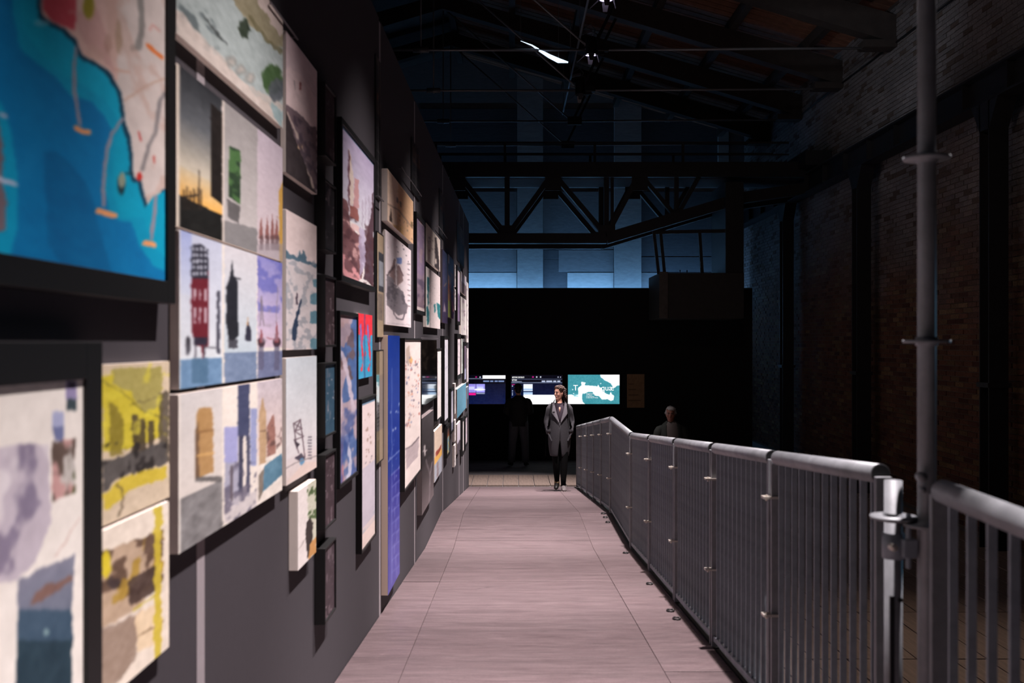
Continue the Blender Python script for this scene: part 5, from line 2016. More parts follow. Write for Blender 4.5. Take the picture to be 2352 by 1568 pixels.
# ---- narrow dark banners hanging above, with brown masonry drawings
def a_banner(p):
    p.fill((22, 21, 23))
    m = (p.V < 0.40) & (p.U > 0.15)
    p.mix(m, (96, 74, 60), 0.75)
    p.blotch((40, 34, 36), 0.5, 12, m, 0.95)
    p.blotch((150, 92, 60), 0.58, 9, m & (p.V > 0.15), 0.8)
    p.line([(p.X[0, p.w // 2], p.Y[0, 0]), (p.X[-1, p.w // 2], p.Y[-1, 0])], 1.2, (120, 116, 116), 0.7)
    for k in range(6):
        p.uv(0.2, 0.5 + 0.08 * k, 0.9, 0.506 + 0.08 * k, (110, 106, 106), 0.6)


for k, (x0, x1, a0, b0, a1, b1, lab) in enumerate((
        (863, 874, 118, 452, 150, 462, 'narrow dark banner with brown tower drawing, nearest of four high banners'),
        (945, 964, 316, 440, 350, 458, 'second dark banner with brown masonry drawing, above the purple print'),
        (1009, 1021, 430, 540, 456, 552, 'third dark banner with faint lines, in the upper far part'),
        (1050, 1066, 500, 600, 540, 612, 'farthest dark banner near the end of the wall top'))):
    art(lab, (x0, a0, b0, x1, a1, b1), a_banner, 0.006, edge=M_frame, name='hanging_banner', cat='banner', seed=60 + k, den=1.8)
# thin grey picture rails
for lab, (x0, y0, x1, y1) in (('thin grey picture rail above the mountain ridge photograph', (619, 2, 683, 92)), ('thin grey picture rail crossing the second dark banner', (922, 384, 968, 450)),
                              ('thin grey picture rail under the third dark banner', (1006, 515, 1027, 550)), ('short grey picture rail under the nearest dark banner', (868, 450, 881, 462)),
                              ('thin bright picture rail along the top of the dark mirror panel', (966, 776, 1006, 777))):
    ya, h0 = wpt(x0, y0, 0.03)
    yb, h1 = wpt(x1, y1, 0.03)
    hh = (h0 + h1) / 2
    if yb - ya < 0.15:
        yb = ya + 0.15
    t = thing('picture_rail', lab, 'rail', (WX0 + WSL * ya, ya, CZ + hh), WALL_RZ, 'thin picture rails')
    MB().box(0, yb - ya, -0.034, -0.030, -0.003, 0.003).build('rail_bar', M_slot, t)
    for f in (0.05, 0.95):
        MB().cyl(((yb - ya) * f, -0.032, 0), ((yb - ya) * f, 0.0, 0), 0.002, 6).build('bracket', M_slot, t)

# ------------------------------------------------------------------ people
def V3(*a):
    return Vector(a)


def add_hand(b, wrist, d, palm_n, r=1.0):
    """palm and five unequal, slightly curled fingers leaving the wrist along d; palm_n is the palm's normal"""
    d = Vector(d).normalized()
    n = Vector(palm_n)
    n = (n - d * n.dot(d)).normalized()
    s = d.cross(n).normalized()
    w = Vector(wrist)
    b.tube([w, w + d * 0.03, w + d * 0.085], [(0.024 * r, 0.018 * r), (0.038 * r, 0.016 * r), (0.040 * r, 0.014 * r)], 10, ref=n)
    for k, (off, L) in enumerate(((-0.029, 0.062), (-0.010, 0.074), (0.010, 0.070), (0.028, 0.055))):
        p0 = w + d * 0.075 + s * off * r
        p1 = p0 + d * L * 0.45 * r + n * 0.006
        p2 = p1 + (d * 0.8 + n * 0.6).normalized() * L * 0.33 * r
        p3 = p2 + (d * 0.5 + n * 0.85).normalized() * L * 0.27 * r
        b.tube([p0, p1, p2, p3], [0.0092, 0.0088, 0.008, 0.006], 7, ref=n)
    t0 = w + d * 0.03 - s * 0.032 * r
    t1 = t0 + (d * 0.7 - s * 0.7).normalized() * 0.035
    t2 = t1 + (d * 0.95 - s * 0.2 + n * 0.3).normalized() * 0.03
    b.tube([t0, t1, t2], [0.012, 0.0105, 0.007], 7, ref=n)


def head_mesh(b, c, yaw, tilt=0.0, k=1.0):
    st = len(b.v)
    rings = [(-0.122, 0.018, 0.022, -0.060), (-0.112, 0.034, 0.038, -0.048), (-0.09, 0.050, 0.060, -0.030), (-0.06, 0.060, 0.078, -0.014), (-0.02, 0.068, 0.090, 0.0),
             (0.02, 0.073, 0.097, 0.006), (0.06, 0.073, 0.095, 0.010), (0.088, 0.062, 0.082, 0.012), (0.106, 0.042, 0.056, 0.014), (0.116, 0.014, 0.02, 0.014)]
    b.tube([(0, y, z) for z, _, _, y in rings], [(rx, ry) for _, rx, ry, _ in rings], 18)
    b.tube([(0, -0.088, 0.022), (0, -0.098, 0.004), (0, -0.109, -0.020), (0, -0.098, -0.032)], [0.007, 0.009, 0.0125, 0.010], 8)           # nose
    b.tube([(-0.048, -0.074, 0.03), (-0.02, -0.090, 0.036), (0.02, -0.090, 0.036), (0.048, -0.074, 0.03)], [0.004, 0.006, 0.006, 0.004], 6, ref=(0, 0, 1))   # brow
    b.tube([(-0.020, -0.076, -0.062), (0, -0.084, -0.060), (0.020, -0.076, -0.062)], [0.007, 0.011, 0.007], 6, ref=(0, 0, 1))               # mouth
    b.ball((0, -0.072, -0.100), (0.022, 0.018, 0.018), 8, 6)                                                                              # chin
    for s in (-1, 1):
        b.ball((s * 0.036, -0.056, -0.026), (0.026, 0.026, 0.030), 12, 8)                                                                    # cheek
        b.ball((s * 0.073, 0.012, -0.008), (0.010, 0.020, 0.033), 8, 6)                                                                    # ear
    M = Matrix.Translation(Vector(c)) @ Matrix.Rotation(yaw, 4, 'Z') @ Matrix.Rotation(tilt, 4, 'X') @ Matrix.Scale(k, 4)
    b.xform(M, st)
    return M


def person(label, loc, rz, J, skin, yaw=0.0, tilt=0.0, k=1.0, voxel=0.0085):
    """J: joints in metres. One continuous skin surface grown from lofted limbs."""
    t = thing('person', label, 'person', loc, rz)
    b = MB()
    pel, chest, neck, head = (Vector(J[q]) for q in ('pelvis', 'chest', 'neck', 'head'))
    b.tube([pel - V3(0, 0, 0.10), pel, pel.lerp(chest, 0.45), chest, chest.lerp(neck, 0.7), neck], [(0.12, 0.085), (0.155, 0.10), (0.125, 0.085), (0.15, 0.10), (0.11, 0.075), (0.055, 0.052)], 16)
    b.tube([neck - V3(0, 0, 0.04), neck.lerp(head, 0.5) + V3(0, 0.005, -0.02), head - V3(0, -0.012, 0.04)], [0.060, 0.050, 0.054], 14)
    for s in ('l', 'r'):
        sh, el, wr = (Vector(J[q + s]) for q in ('sh', 'el', 'wr'))
        b.ball(sh - V3(0, 0, 0.03), 0.038, 12, 8)
        b.tube([sh - V3(0, 0, 0.03), sh.lerp(el, 0.4), el, el.lerp(wr, 0.35), wr], [0.036, 0.042, 0.036, 0.036, 0.023], 12)
        add_hand(b, wr, J['hd' + s], J['hn' + s])
        hp, kn, an, toe = (Vector(J[q + s]) for q in ('hp', 'kn', 'an', 'toe'))
        b.tube([hp + V3(0, 0, 0.06), hp, hp.lerp(kn, 0.5), kn, kn.lerp(an, 0.35), an], [0.075, 0.085, 0.068, 0.050, 0.052, 0.034], 14)
        b.tube([an + (an - toe).normalized() * 0.05 - V3(0, 0, 0.02), an - V3(0, 0, 0.02), an.lerp(toe, 0.55) + V3(0, 0, -0.005), toe], [(0.026, 0.028), (0.034, 0.036), (0.040, 0.025), (0.028, 0.014)], 12, ref=(0, 0, 1))
    M = head_mesh(b, head, yaw, tilt, k)
    o = b.build('body', skin, t, True)
    rm = o.modifiers.new('remesh', 'REMESH')
    rm.mode = 'VOXEL'
    rm.voxel_size = voxel
    rm.use_smooth_shade = True
    sm = o.modifiers.new('smooth', 'SMOOTH')
    sm.factor = 0.5
    sm.iterations = 4
    # eyes, brows and lips
    e = MB()
    for s in (-1, 1):
        e.ball((s * 0.031, -0.083, 0.012), (0.013, 0.008, 0.0065), 10, 6)
    e.xform(M)
    e.build('eyes', mat('eye_white', (190, 180, 176), 0.3), t, True)
    e = MB()
    for s in (-1, 1):
        e.ball((s * 0.031, -0.0885, 0.012), (0.0062, 0.0045, 0.0062), 8, 6)
        e.tube([(s * 0.016, -0.092, 0.029), (s * 0.032, -0.091, 0.035), (s * 0.05, -0.080, 0.030)], [0.003, 0.004, 0.002], 6, ref=(0, 0, 1))
        e.tube([(s * 0.018, -0.091, 0.0185), (s * 0.031, -0.0925, 0.020), (s * 0.045, -0.086, 0.016)], [0.0016, 0.0024, 0.0016], 5, ref=(0, 0, 1))
    e.xform(M)
    e.build('iris_and_brows', mat('dark_brow', (34, 24, 22), 0.5), t, True)
    e = MB()
    e.tube([(-0.021, -0.080, -0.061), (-0.008, -0.0915, -0.058), (0.008, -0.0915, -0.058), (0.021, -0.080, -0.061)], [0.002, 0.004, 0.004, 0.002], 6, ref=(0, 0, 1))
    e.tube([(-0.017, -0.081, -0.067), (0, -0.0915, -0.067), (0.017, -0.081, -0.067)], [0.002, 0.005, 0.002], 6, ref=(0, 0, 1))
    e.xform(M)
    e.build('lips', mat('lips', (172, 104, 98), 0.5), t, True)
    return t, M


def garment(name, m, parent, fn, smooth_it=2, voxel=None):
    b = MB()
    fn(b)
    o = b.build(name, m, parent, True)
    if voxel:
        rm = o.modifiers.new('remesh', 'REMESH')
        rm.mode = 'VOXEL'
        rm.voxel_size = voxel
        rm.use_smooth_shade = True
    if smooth_it:
        sm = o.modifiers.new('smooth', 'SMOOTH')
        sm.iterations = smooth_it
    return o


def open_loft(b, rings, n=40, thick=0.012, wrinkle=0.0, seed=1):
    """garment shell: rings of (z, cx, cy, rx, ry, gap_left, gap_right) open at the front (-y) by the gap angles"""
    rng = random.Random(seed)
    ph = [rng.uniform(0, 6.28) for _ in range(6)]
    outer = []
    for (z, cx, cy, rx, ry, gl, gr) in rings:
        row = []
        for k in range(n + 1):
            a0 = -math.pi / 2 + gr
            a1 = -math.pi / 2 + 2 * math.pi - gl
            th = a0 + (a1 - a0) * k / n
            wv = 1 + wrinkle * (math.sin(5 * th + ph[0] + z * 9) * 0.5 + math.sin(9 * th + ph[1] - z * 14) * 0.5)
            row.append((cx + rx * math.cos(th) * wv, cy + ry * math.sin(th) * wv, z))
        outer.append(row)
    m = len(rings)
    vs = [p for row in outer for p in row]
    inner = []
    for i, row in enumerate(outer):
        cx, cy = rings[i][1], rings[i][2]
        for p in row:
            dv = Vector((p[0] - cx, p[1] - cy, 0))
            q = dv * max(0.2, 1 - thick / max(dv.length, 0.03))
            inner.append((cx + q.x, cy + q.y, p[2]))
    o = len(vs)
    vs += inner
    fs = []
    w = n + 1
    for i in range(m - 1):
        for k in range(n):
            a, b_, c, d = i * w + k, i * w + k + 1, (i + 1) * w + k + 1, (i + 1) * w + k
            fs.append((a, b_, c, d))
            fs.append((o + d, o + c, o + b_, o + a))
        for k in (0, n):
            a, d = i * w + k, (i + 1) * w + k
            fs.append((a, d, o + d, o + a) if k == 0 else (d, a, o + a, o + d))
    for i in (0, m - 1):
        for k in range(n):
            a, b_ = i * w + k, i * w + k + 1
            fs.append((b_, a, o + a, o + b_) if i == 0 else (a, b_, o + b_, o + a))
    b.add(vs, fs)


def shoe(b, an, toe, w=0.042, sole_only=False):
    an, toe = Vector(an), Vector(toe)
    d = (toe - an)
    d.normalize()
    heel = an - d * 0.065
    tip = toe + d * 0.022
    up = Vector((0, 0, 1))
    drop = 0.085
    path = [heel, an, an.lerp(toe, 0.5), toe, tip]
    if not sole_only:
        rr = [(w * 0.72, 0.040), (w * 0.95, 0.052), (w * 1.05, 0.040), (w * 0.95, 0.028), (w * 0.5, 0.016)]
        offs = [0.045, 0.036, 0.05, 0.03, 0.026]
    else:
        rr = [(w * 0.7, 0.011), (w * 0.98, 0.012), (w * 1.12, 0.012), (w * 1.0, 0.012), (w * 0.5, 0.010)]
        offs = [drop] * 2 + [0.07, 0.012 + 0.03, 0.035]
    pts = []
    for p, f in zip(path, (0, 0.2, 0.55, 0.9, 1.0)):
        base = an.z - drop + (toe.z - 0.03 - an.z + drop) * f
        z = base + (0.012 if sole_only else 0.012 + [0.045, 0.05, 0.036, 0.026, 0.018][path.index(p)])
        pts.append(Vector((p.x, p.y, z)))
    b.tube(pts, rr, 12, ref=(0, 0, 1))


M_skin = mat('skin', (214, 158, 136), 0.5, 0, 0.05, 30)
M_coat = mat('grey_wool', (62, 60, 64), 0.95, 0, 0.16, 70, 0.35, 0.2)
M_coat_l = mat('grey_wool_collar', (86, 82, 87), 0.95, 0, 0.16, 70, 0.35, 0.2)
M_blk = mat('black_cloth', (11, 11, 12), 0.95, 0, 0.15, 40, 0, 0.08)
M_scarf = mat('dark_plum_cloth', (46, 34, 46), 0.9, 0, 0.2, 40)
M_hair = mat('dark_brown_hair', (66, 42, 35), 0.45, 0, 0.25, 60)
M_shoe_g = mat('grey_canvas_shoe', (112, 104, 104), 0.8, 0, 0.15, 40)
M_shoe_b = mat('black_leather_shoe', (24, 22, 22), 0.4)
M_sole = mat('pale_sole', (200, 190, 184), 0.7)

# ---- the woman on the ramp
WYP = 16.27
wloc = (0.775, WYP, ramp_z(WYP))
J = dict(pelvis=(0, 0, 0.93), chest=(0, 0.0, 1.24), neck=(0, 0.015, 1.42), head=(-0.008, -0.005, 1.597),
         shl=(0.150, 0.01, 1.365), ell=(0.205, 0.06, 1.12), wrl=(0.178, -0.055, 0.965), hdl=(-0.62, -0.12, -0.78), hnl=(-0.2, -1, 0),
         shr=(-0.150, 0.01, 1.365), elr=(-0.205, 0.06, 1.12), wrr=(-0.178, -0.055, 0.965), hdr=(0.62, -0.12, -0.78), hnr=(0.2, -1, 0),
         hpl=(0.085, 0.0, 0.88), knl=(0.078, -0.07, 0.49), anl=(0.062, -0.075, 0.095), toel=(0.078, -0.205, 0.03),
         hpr=(-0.085, 0.0, 0.88), knr=(-0.058, -0.03, 0.49), anr=(-0.040, 0.075, 0.125), toer=(-0.062, -0.055, 0.04))
HYAW = math.radians(-47)
wom, HM = person('curly-haired woman in grey wool coat, hands in pockets, looking at the art wall', wloc, 0, J, M_skin, HYAW, 0.03, 0.93)


def leggings(b):
    for s in ('l', 'r'):
        hp, kn, an = (Vector(J[q + s]) for q in ('hp', 'kn', 'an'))
        b.tube([hp + V3(0, 0, 0.1), hp, hp.lerp(kn, 0.5), kn, kn.lerp(an, 0.3), kn.lerp(an, 0.7), an + V3(0, 0, 0.02 if s == 'r' else -0.025)], [0.10, 0.10, 0.08, 0.062, 0.063, 0.048, 0.041], 16)


garment('leggings', M_blk, wom, leggings, 1)
sho = garment('shoe', M_shoe_g, wom, lambda b: shoe(b, J['anl'], J['toel']), 1)
garment('shoe_sole', M_sole, sho, lambda b: shoe(b, J['anl'], J['toel'], sole_only=True), 0)
garment('shoe', M_shoe_b, wom, lambda b: shoe(b, J['anr'], J['toer']), 1)
garment('sock', mat('ochre_sock', (120, 100, 70), 0.9), wom, lambda b: b.tube([Vector(J['anr']) + V3(0, 0, 0.05), Vector(J['anr']) - V3(0, 0, 0.04)], [0.042, 0.047], 12), 0)


def coat_body(b):
    g = math.radians
    R = [(1.435, 0, 0.03, 0.080, 0.075, g(66), g(66)), (1.415, 0, 0.026, 0.120, 0.092, g(52), g(52)), (1.385, 0, 0.022, 0.166, 0.115, g(42), g(42)), (1.345, 0, 0.02, 0.182, 0.13, g(33), g(33)), (1.29, 0, 0.015, 0.184, 0.142, g(24), g(24)),
         (1.22, 0, 0.01, 0.184, 0.155, g(13), g(13)), (1.13, -0.002, 0.005, 0.186, 0.16, g(-1), g(2)), (1.02, -0.002, 0.0, 0.190, 0.165, g(-3), g(1)), (0.92, 0, 0.0, 0.196, 0.168, g(-3), g(1)),
         (0.84, 0, 0.0, 0.198, 0.166, g(-1), g(1)), (0.76, 0, 0, 0.194, 0.16, g(5), g(4)), (0.68, 0, 0, 0.184, 0.15, g(8), g(7)), (0.60, 0.0, 0, 0.170, 0.138, g(11), g(11)), (0.575, 0, 0, 0.164, 0.132, g(13), g(13))]
    open_loft(b, R, 44, 0.012, 0.012, 3)


coat = garment('coat_body', M_coat, wom, coat_body, 1)
for s, sg in (('l', 1), ('r', -1)):
    def sleeve(b, s=s, sg=sg):
        sh, el, wr = (Vector(J[q + s]) for q in ('sh', 'el', 'wr'))
        pts = [sh + V3(-sg * 0.05, 0, 0.018), sh + V3(-sg * 0.015, 0, 0.008), sh + V3(sg * 0.012, 0, -0.03), sh.lerp(el, 0.45), el + V3(0, 0.01, 0.03), el, el.lerp(wr, 0.3), el.lerp(wr, 0.5), el.lerp(wr, 0.68), el.lerp(wr, 0.85), wr + V3(0, -0.01, -0.02)]
        b.tube(pts, [0.045, 0.066, 0.072, 0.068, 0.064, 0.068, 0.058, 0.065, 0.056, 0.062, 0.054], 18)
    garment('sleeve', M_coat, wom, sleeve, 1)
    # pocket flap over the hidden hand
    b = MB()
    b.bar((sg * 0.192, -0.085, 0.945), (sg * 0.135, -0.130, 0.825), 0.014, 0.045, ref=(sg * 0.6, -0.8, 0))
    b.build('pocket_welt', M_coat, coat, True, bevel=0.005)


def lapel(sg):
    """turned-back collar wing from nape to the closing button"""
    def f(b):
        inner = [(sg * 0.060, 0.080, 1.495), (sg * 0.086, 0.01, 1.495), (sg * 0.090, -0.055, 1.465), (sg * 0.076, -0.108, 1.37), (sg * 0.046, -0.142, 1.26), (sg * 0.004, -0.166, 1.125)]
        outer = [(sg * 0.100, 0.092, 1.415), (sg * 0.132, 0.01, 1.405), (sg * 0.148, -0.07, 1.345), (sg * 0.158, -0.118, 1.285), (sg * 0.088, -0.164, 1.215), (sg * 0.010, -0.178, 1.105)]
        th = Vector((0, 0, 0.0))
        vs, fs = [], []
        n = len(inner)
        for i in range(n):
            a, c = Vector(inner[i]), Vector(outer[i])
            nrm = Vector((a.x + c.x, a.y + c.y, 0)).normalized() * 0.012
            mid = a.lerp(c, 0.5) + nrm * 0.9
            vs += [a, mid, c + nrm * 0.5, a - nrm * 0.2, c - nrm * 0.4]
        for i in range(n - 1):
            q = 5 * i
            r = q + 5
            fs += [(q, q + 1, r + 1, r), (q + 1, q + 2, r + 2, r + 1), (q + 2, q + 4, r + 4, r + 2), (q + 4, q + 3, r + 3, r + 4), (q + 3, q, r, r + 3)]
        fs += [(0, 3, 4, 2, 1), (5 * (n - 1), 5 * (n - 1) + 1, 5 * (n - 1) + 2, 5 * (n - 1) + 4, 5 * (n - 1) + 3)]
        b.add(vs, fs)
    return f


for sg in (-1, 1):
    o = garment('collar', M_coat_l, coat, lapel(sg), 0)
    sub = o.modifiers.new('subdiv', 'SUBSURF')
    sub.levels = 2
    sub.render_levels = 2
MB().tube([(-0.06, 0.088, 1.46), (0, 0.098, 1.465), (0.06, 0.088, 1.46)], [(0.010, 0.045)] * 3, 8, ref=(0, 0, 1)).build('collar_back', M_coat_l, coat, True)


def scarf(b):
    b.tube([(0, 0.02, 1.445), (0, 0.0, 1.41), (0, -0.03, 1.37), (0, -0.055, 1.28), (0, -0.075, 1.18), (0, -0.09, 1.10)], [(0.060, 0.045), (0.082, 0.06), (0.090, 0.066), (0.082, 0.068), (0.06, 0.066), (0.03, 0.05)], 16)


garment('shirt', M_scarf, wom, scarf, 1)
MB().tube([(0.0, -0.030, 1.455), (0.0, -0.055, 1.41), (0.0, -0.090, 1.36), (0.0, -0.118, 1.29)], [(0.045, 0.012), (0.034, 0.012), (0.020, 0.012), (0.004, 0.008)], 10).build('neck_skin', M_skin, wom, True)
b = MB()
for z_ in (1.305,):
    for dx in (-0.118, -0.098):
        b.ball((dx, -0.148, z_ - abs(dx) * 0.1), (0.011, 0.006, 0.011), 8, 6)
b.build('coat_button', M_blk, coat, True)
MB().ball((0.0, -0.172, 1.10), (0.010, 0.007, 0.012), 8, 6).build('coat_button', M_coat_l, coat, True)
MB().tube([(0.006, -0.1745, 1.09), (0.004, -0.176, 0.98), (0.003, -0.176, 0.86)], [(0.003, 0.003)] * 3, 6).build('placket_edge', M_coat, coat, True)


# curly hair
def hair(b):
    rng = random.Random(11)
    b.ball((0, 0.020, 0.032), (0.081, 0.094, 0.094), 20, 12)
    for k in range(60):                                # short curls along the hairline
        th = math.pi * (0.06 + 0.88 * k / 59)
        p = Vector((0.076 * math.cos(th), -0.070 * math.sin(th) ** 0.8 + 0.0, 0.035 + 0.066 * math.sin(th)))
        w = rng.uniform(0, 6.28)
        pts = [p + Vector((0.009 * math.sin(w + f * 8), 0.006 * math.cos(w + f * 8) + 0.045 * f - 0.006, 0.010 * math.cos(w + f * 8) + 0.022 * math.sin(f * 3.0))) for f in [i / 7 for i in range(8)]]
        b.tube(pts, [0.004, 0.006, 0.0065, 0.0065, 0.0065, 0.006, 0.005, 0.003], 5, ref=(0, 0, 1))
    for k in range(300):
        th = rng.uniform(0, 2 * math.pi)
        ph = rng.uniform(-0.5, 1.45)
        d = Vector((math.cos(ph) * math.cos(th), math.cos(ph) * math.sin(th), math.sin(ph)))
        if d.y < -0.15 and d.z < 0.56:
            continue
        if d.y < -0.72 and d.z < 0.7:
            continue
        if d.y < 0.12 and d.z < 0.05:
            continue
        p = Vector((d.x * 0.080, d.y * 0.094 + 0.018, d.z * 0.096 + 0.030))
        L = rng.uniform(0.03, 0.055) if d.z > 0.2 else rng.uniform(0.07, 0.12)
        down = Vector((d.x * 0.35, d.y * 0.35 + (0.5 if d.z > 0.2 else 0.1), -1.0 if d.z < 0.3 else -0.35)).normalized()
        side = down.cross(d).normalized()
        pts = []
        w = rng.uniform(0, 6.28)
        rr = rng.uniform(0.008, 0.014)
        for i in range(9):
            f = i / 8
            pts.append(p + down * L * f + side * rr * math.sin(w + f * 9) + d * (0.006 + rr * math.cos(w + f * 9)))
        b.tube(pts, [0.005, 0.0065, 0.0065, 0.0065, 0.006, 0.006, 0.005, 0.004, 0.002], 5, ref=(0.3, 0.2, 0.9))
    for k in range(46):                                # loose curls gathered at the nape
        p = Vector((rng.uniform(-0.06, 0.06), rng.uniform(0.06, 0.105), rng.uniform(-0.03, 0.03)))
        L = rng.uniform(0.09, 0.17)
        w = rng.uniform(0, 6.28)
        rr = rng.uniform(0.010, 0.017)
        pts = [p + Vector((rr * math.sin(w + f * 11) + p.x * 0.3 * f, rr * math.cos(w + f * 11) + 0.012 * f, -L * f)) for f in [i / 9 for i in range(10)]]
        b.tube(pts, [0.006] * 7 + [0.005, 0.004, 0.002], 5, ref=(1, 0, 0))
    b.xform(HM)


garment('hair', M_hair, wom, hair, 0)

# backpack on her back, straps over the shoulders
bp = thing('backpack', 'black backpack worn on the back of the woman in the grey coat', 'backpack', (wloc[0], wloc[1] + 0.19, wloc[2] + 0.98))
b = MB()
b.tube([(0, 0.05, 0.0), (0, 0.06, 0.06), (0, 0.065, 0.2), (0, 0.055, 0.34), (0, 0.045, 0.40)], [(0.10, 0.05), (0.135, 0.068), (0.135, 0.07), (0.12, 0.06), (0.07, 0.035)], 18)
b.build('bag', M_blk, bp, True)
for sg in (-1, 1):
    MB().tube([(sg * 0.10, 0.0, 0.38), (sg * 0.118, -0.10, 0.452), (sg * 0.126, -0.19, 0.448), (sg * 0.142, -0.27, 0.41), (sg * 0.155, -0.325, 0.33), (sg * 0.165, -0.345, 0.22), (sg * 0.185, -0.30, 0.10), (sg * 0.21, -0.19, 0.04), (sg * 0.13, 0.02, 0.05)],
              [(0.02, 0.006)] * 9, 8, ref=(0, 0, 1)).build('strap', M_blk, bp, True)
MB().tube([(-0.21, -0.17, 0.04), (-0.228, -0.15, -0.12), (-0.235, -0.14, -0.32), (-0.24, -0.14, -0.42)], [(0.009, 0.003)] * 4, 6).build('loose_strap', M_blk, bp, True)

wom.scale = (0.94, 1, 1)
bp.scale = (0.94, 1, 1)

# ---- the person seen from behind at the middle screen
Y2 = 20.75
J2 = dict(pelvis=(0, 0, 0.95), chest=(0, -0.01, 1.27), neck=(0, 0.0, 1.46), head=(0.015, -0.03, 1.61),
          shl=(0.19, 0.0, 1.40), ell=(0.265, 0.0, 1.14), wrl=(0.13, -0.20, 1.06), hdl=(-0.6, -0.75, 0.1), hnl=(0, 0, -1),
          shr=(-0.19, 0.0, 1.40), elr=(-0.25, -0.02, 1.14), wrr=(-0.10, -0.22, 1.10), hdr=(0.4, -0.9, 0.1), hnr=(0, 0, -1),
          hpl=(0.09, 0, 0.90), knl=(0.13, 0.0, 0.5), anl=(0.155, 0.02, 0.10), toel=(0.20, -0.12, 0.035),
          hpr=(-0.09, 0, 0.90), knr=(-0.13, 0, 0.5), anr=(-0.145, 0.02, 0.10), toer=(-0.18, -0.12, 0.035))
M_jkt2 = mat('black_jacket', (16, 16, 19), 0.85, 0, 0.2, 20)
M_trs2 = mat('slate_trousers', (74, 76, 84), 0.9, 0, 0.2, 25)
man, HM2 = person('dark silhouetted person seen from behind, standing at the middle screen', (0.14, Y2, -0.03), math.pi, J2, M_skin, 0.15, 0.1, 0.98, 0.012)


def trousers(J):
    def f(b):
        for s in ('l', 'r'):
            hp, kn, an = (Vector(J[q + s]) for q in ('hp', 'kn', 'an'))
            b.tube([hp + V3(0, 0, 0.08), hp, hp.lerp(kn, 0.5), kn, kn.lerp(an, 0.5), an + V3(0, 0, -0.02)], [0.10, 0.112, 0.098, 0.080, 0.076, 0.074], 14)
        p = Vector(J['pelvis'])
        b.tube([p - V3(0, 0, 0.09), p, p + V3(0, 0, 0.10)], [(0.155, 0.12), (0.182, 0.13), (0.17, 0.12)], 18)
    return f


def jacket(J, rings):
    def f(b):
        open_loft(b, rings, 32, 0.012, 0.015, 5)
        for s, sg in (('l', 1), ('r', -1)):
            sh, el, wr = (Vector(J[q + s]) for q in ('sh', 'el', 'wr'))
            b.tube([sh + V3(-sg * 0.07, 0, 0.0), sh + V3(-sg * 0.035, 0, -0.008), sh + V3(sg * 0.002, 0, -0.028), sh + V3(sg * 0.016, 0, -0.07), sh.lerp(el, 0.5), el, el.lerp(wr, 0.5), wr], [0.025, 0.048, 0.064, 0.074, 0.075, 0.072, 0.062, 0.050], 20)
    return f


garment('trousers', M_trs2, man, trousers(J2), 1)
garment('jacket', M_jkt2, man, jacket(J2, [(1.49, 0, 0, 0.072, 0.070, 0.3, 0.3), (1.45, 0, 0, 0.11, 0.085, 0.2, 0.2), (1.41, 0, 0, 0.185, 0.11, 0.1, 0.1), (1.32, 0, 0, 0.205, 0.135, 0.02, 0.02), (1.15, 0, 0, 0.195, 0.14, 0.01, 0.01),
                                           (1.0, 0, 0, 0.19, 0.14, 0.01, 0.01), (0.84, 0, 0, 0.188, 0.142, 0.01, 0.01)]), 1)
for s in ('l', 'r'):
    garment('shoe', M_shoe_b, man, lambda b, s=s: shoe(b, J2['an' + s], J2['toe' + s]), 1)


def short_hair(HM, seed, full=1.0):
    def f(b):
        rng = random.Random(seed)
        b.ball((0, 0.022, 0.030), (0.079 * full, 0.092 * full, 0.094 * full), 18, 10)
        b.ball((0, 0.05, -0.02), (0.070, 0.062, 0.07), 14, 8)
        b.ball((0.01, -0.038, 0.088), (0.060, 0.050, 0.034), 14, 8)
        for k in range(150):
            th = rng.uniform(0, 2 * math.pi)
            ph = rng.uniform(-0.3, 1.5)
            d = Vector((math.cos(ph) * math.cos(th), math.cos(ph) * math.sin(th), math.sin(ph)))
            if d.y < -0.2 and d.z < 0.55:
                continue
            p = Vector((d.x * 0.078, d.y * 0.092 + 0.02, d.z * 0.094 + 0.028)) * 1.0
            q = p + d * rng.uniform(0.003, 0.008) * full + Vector((rng.uniform(-1, 1), rng.uniform(-1, 1), rng.uniform(-1, 0.3))) * 0.02
            b.tube([p, p.lerp(q, 0.5), q], [0.012, 0.010, 0.003], 6, ref=(0.3, 0.2, 0.9))
        b.xform(HM)
    return f


garment('hair', mat('black_hair', (18, 15, 15), 0.5), man, short_hair(HM2, 5), 0)

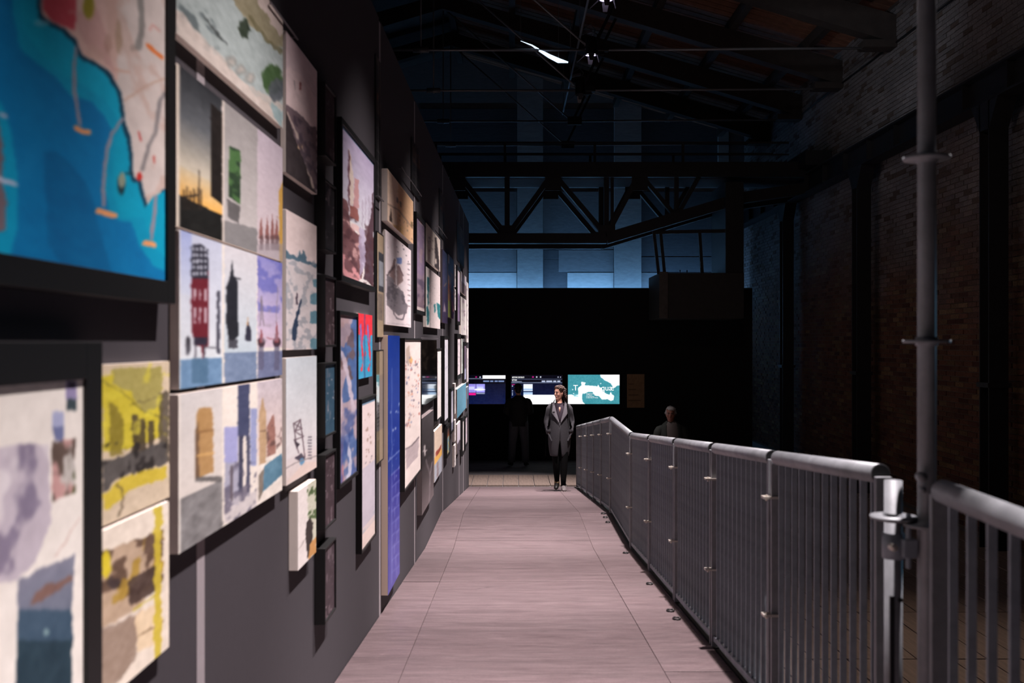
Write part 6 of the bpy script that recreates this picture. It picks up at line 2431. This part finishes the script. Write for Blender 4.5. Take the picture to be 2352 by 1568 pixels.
# ---- the grey-haired person beyond the railing
Y3 = 15.2
J3 = dict(pelvis=(0, 0, 0.88), chest=(0, 0.0, 1.15), neck=(0, 0.01, 1.33), head=(-0.01, -0.01, 1.47),
          shl=(0.175, 0.0, 1.27), ell=(0.22, 0.03, 1.02), wrl=(0.20, -0.08, 0.82), hdl=(0, -0.3, -1), hnl=(-1, 0, 0),
          shr=(-0.175, 0.0, 1.27), elr=(-0.22, 0.03, 1.02), wrr=(-0.20, -0.08, 0.82), hdr=(0, -0.3, -1), hnr=(1, 0, 0),
          hpl=(0.085, 0, 0.83), knl=(0.09, -0.01, 0.47), anl=(0.09, 0.02, 0.10), toel=(0.11, -0.12, 0.035),
          hpr=(-0.085, 0, 0.83), knr=(-0.09, -0.01, 0.47), anr=(-0.09, 0.02, 0.10), toer=(-0.11, -0.12, 0.035))
old, HM3 = person('grey-haired person in an open dark jacket standing in shadow beyond the railing', (2.43, Y3, 0.0), 0, J3, mat('skin_ruddy', (130, 84, 70), 0.55), math.radians(-12), 0.05, 0.94, 0.011)
garment('trousers', M_blk, old, trousers(J3), 1)
garment('shirt', mat('pale_grey_shirt', (84, 76, 74), 0.9), old, lambda b: b.tube([(0, 0, 1.36), (0, -0.01, 1.32), (0, -0.005, 1.22), (0, 0, 1.05), (0, 0, 0.84)], [(0.065, 0.06), (0.11, 0.085), (0.155, 0.115), (0.15, 0.115), (0.16, 0.12)], 18), 1)
garment('jacket', mat('dark_green_jacket', (30, 34, 31), 0.9, 0, 0.2, 30), old, jacket(J3, [(1.37, 0, 0.01, 0.070, 0.068, 0.9, 0.9), (1.33, 0, 0.01, 0.12, 0.09, 0.7, 0.7), (1.28, 0, 0, 0.175, 0.115, 0.55, 0.55), (1.18, 0, 0, 0.188, 0.135, 0.5, 0.5), (1.0, 0, 0, 0.182, 0.138, 0.45, 0.45),
                                            (0.80, 0, 0, 0.188, 0.142, 0.45, 0.45)]), 1)
for s in ('l', 'r'):
    garment('shoe', M_shoe_b, old, lambda b, s=s: shoe(b, J3['an' + s], J3['toe' + s]), 1)
garment('hair', mat('grey_hair', (140, 136, 134), 0.6, 0, 0.2, 60), old, short_hair(HM3, 9, 1.06), 0)
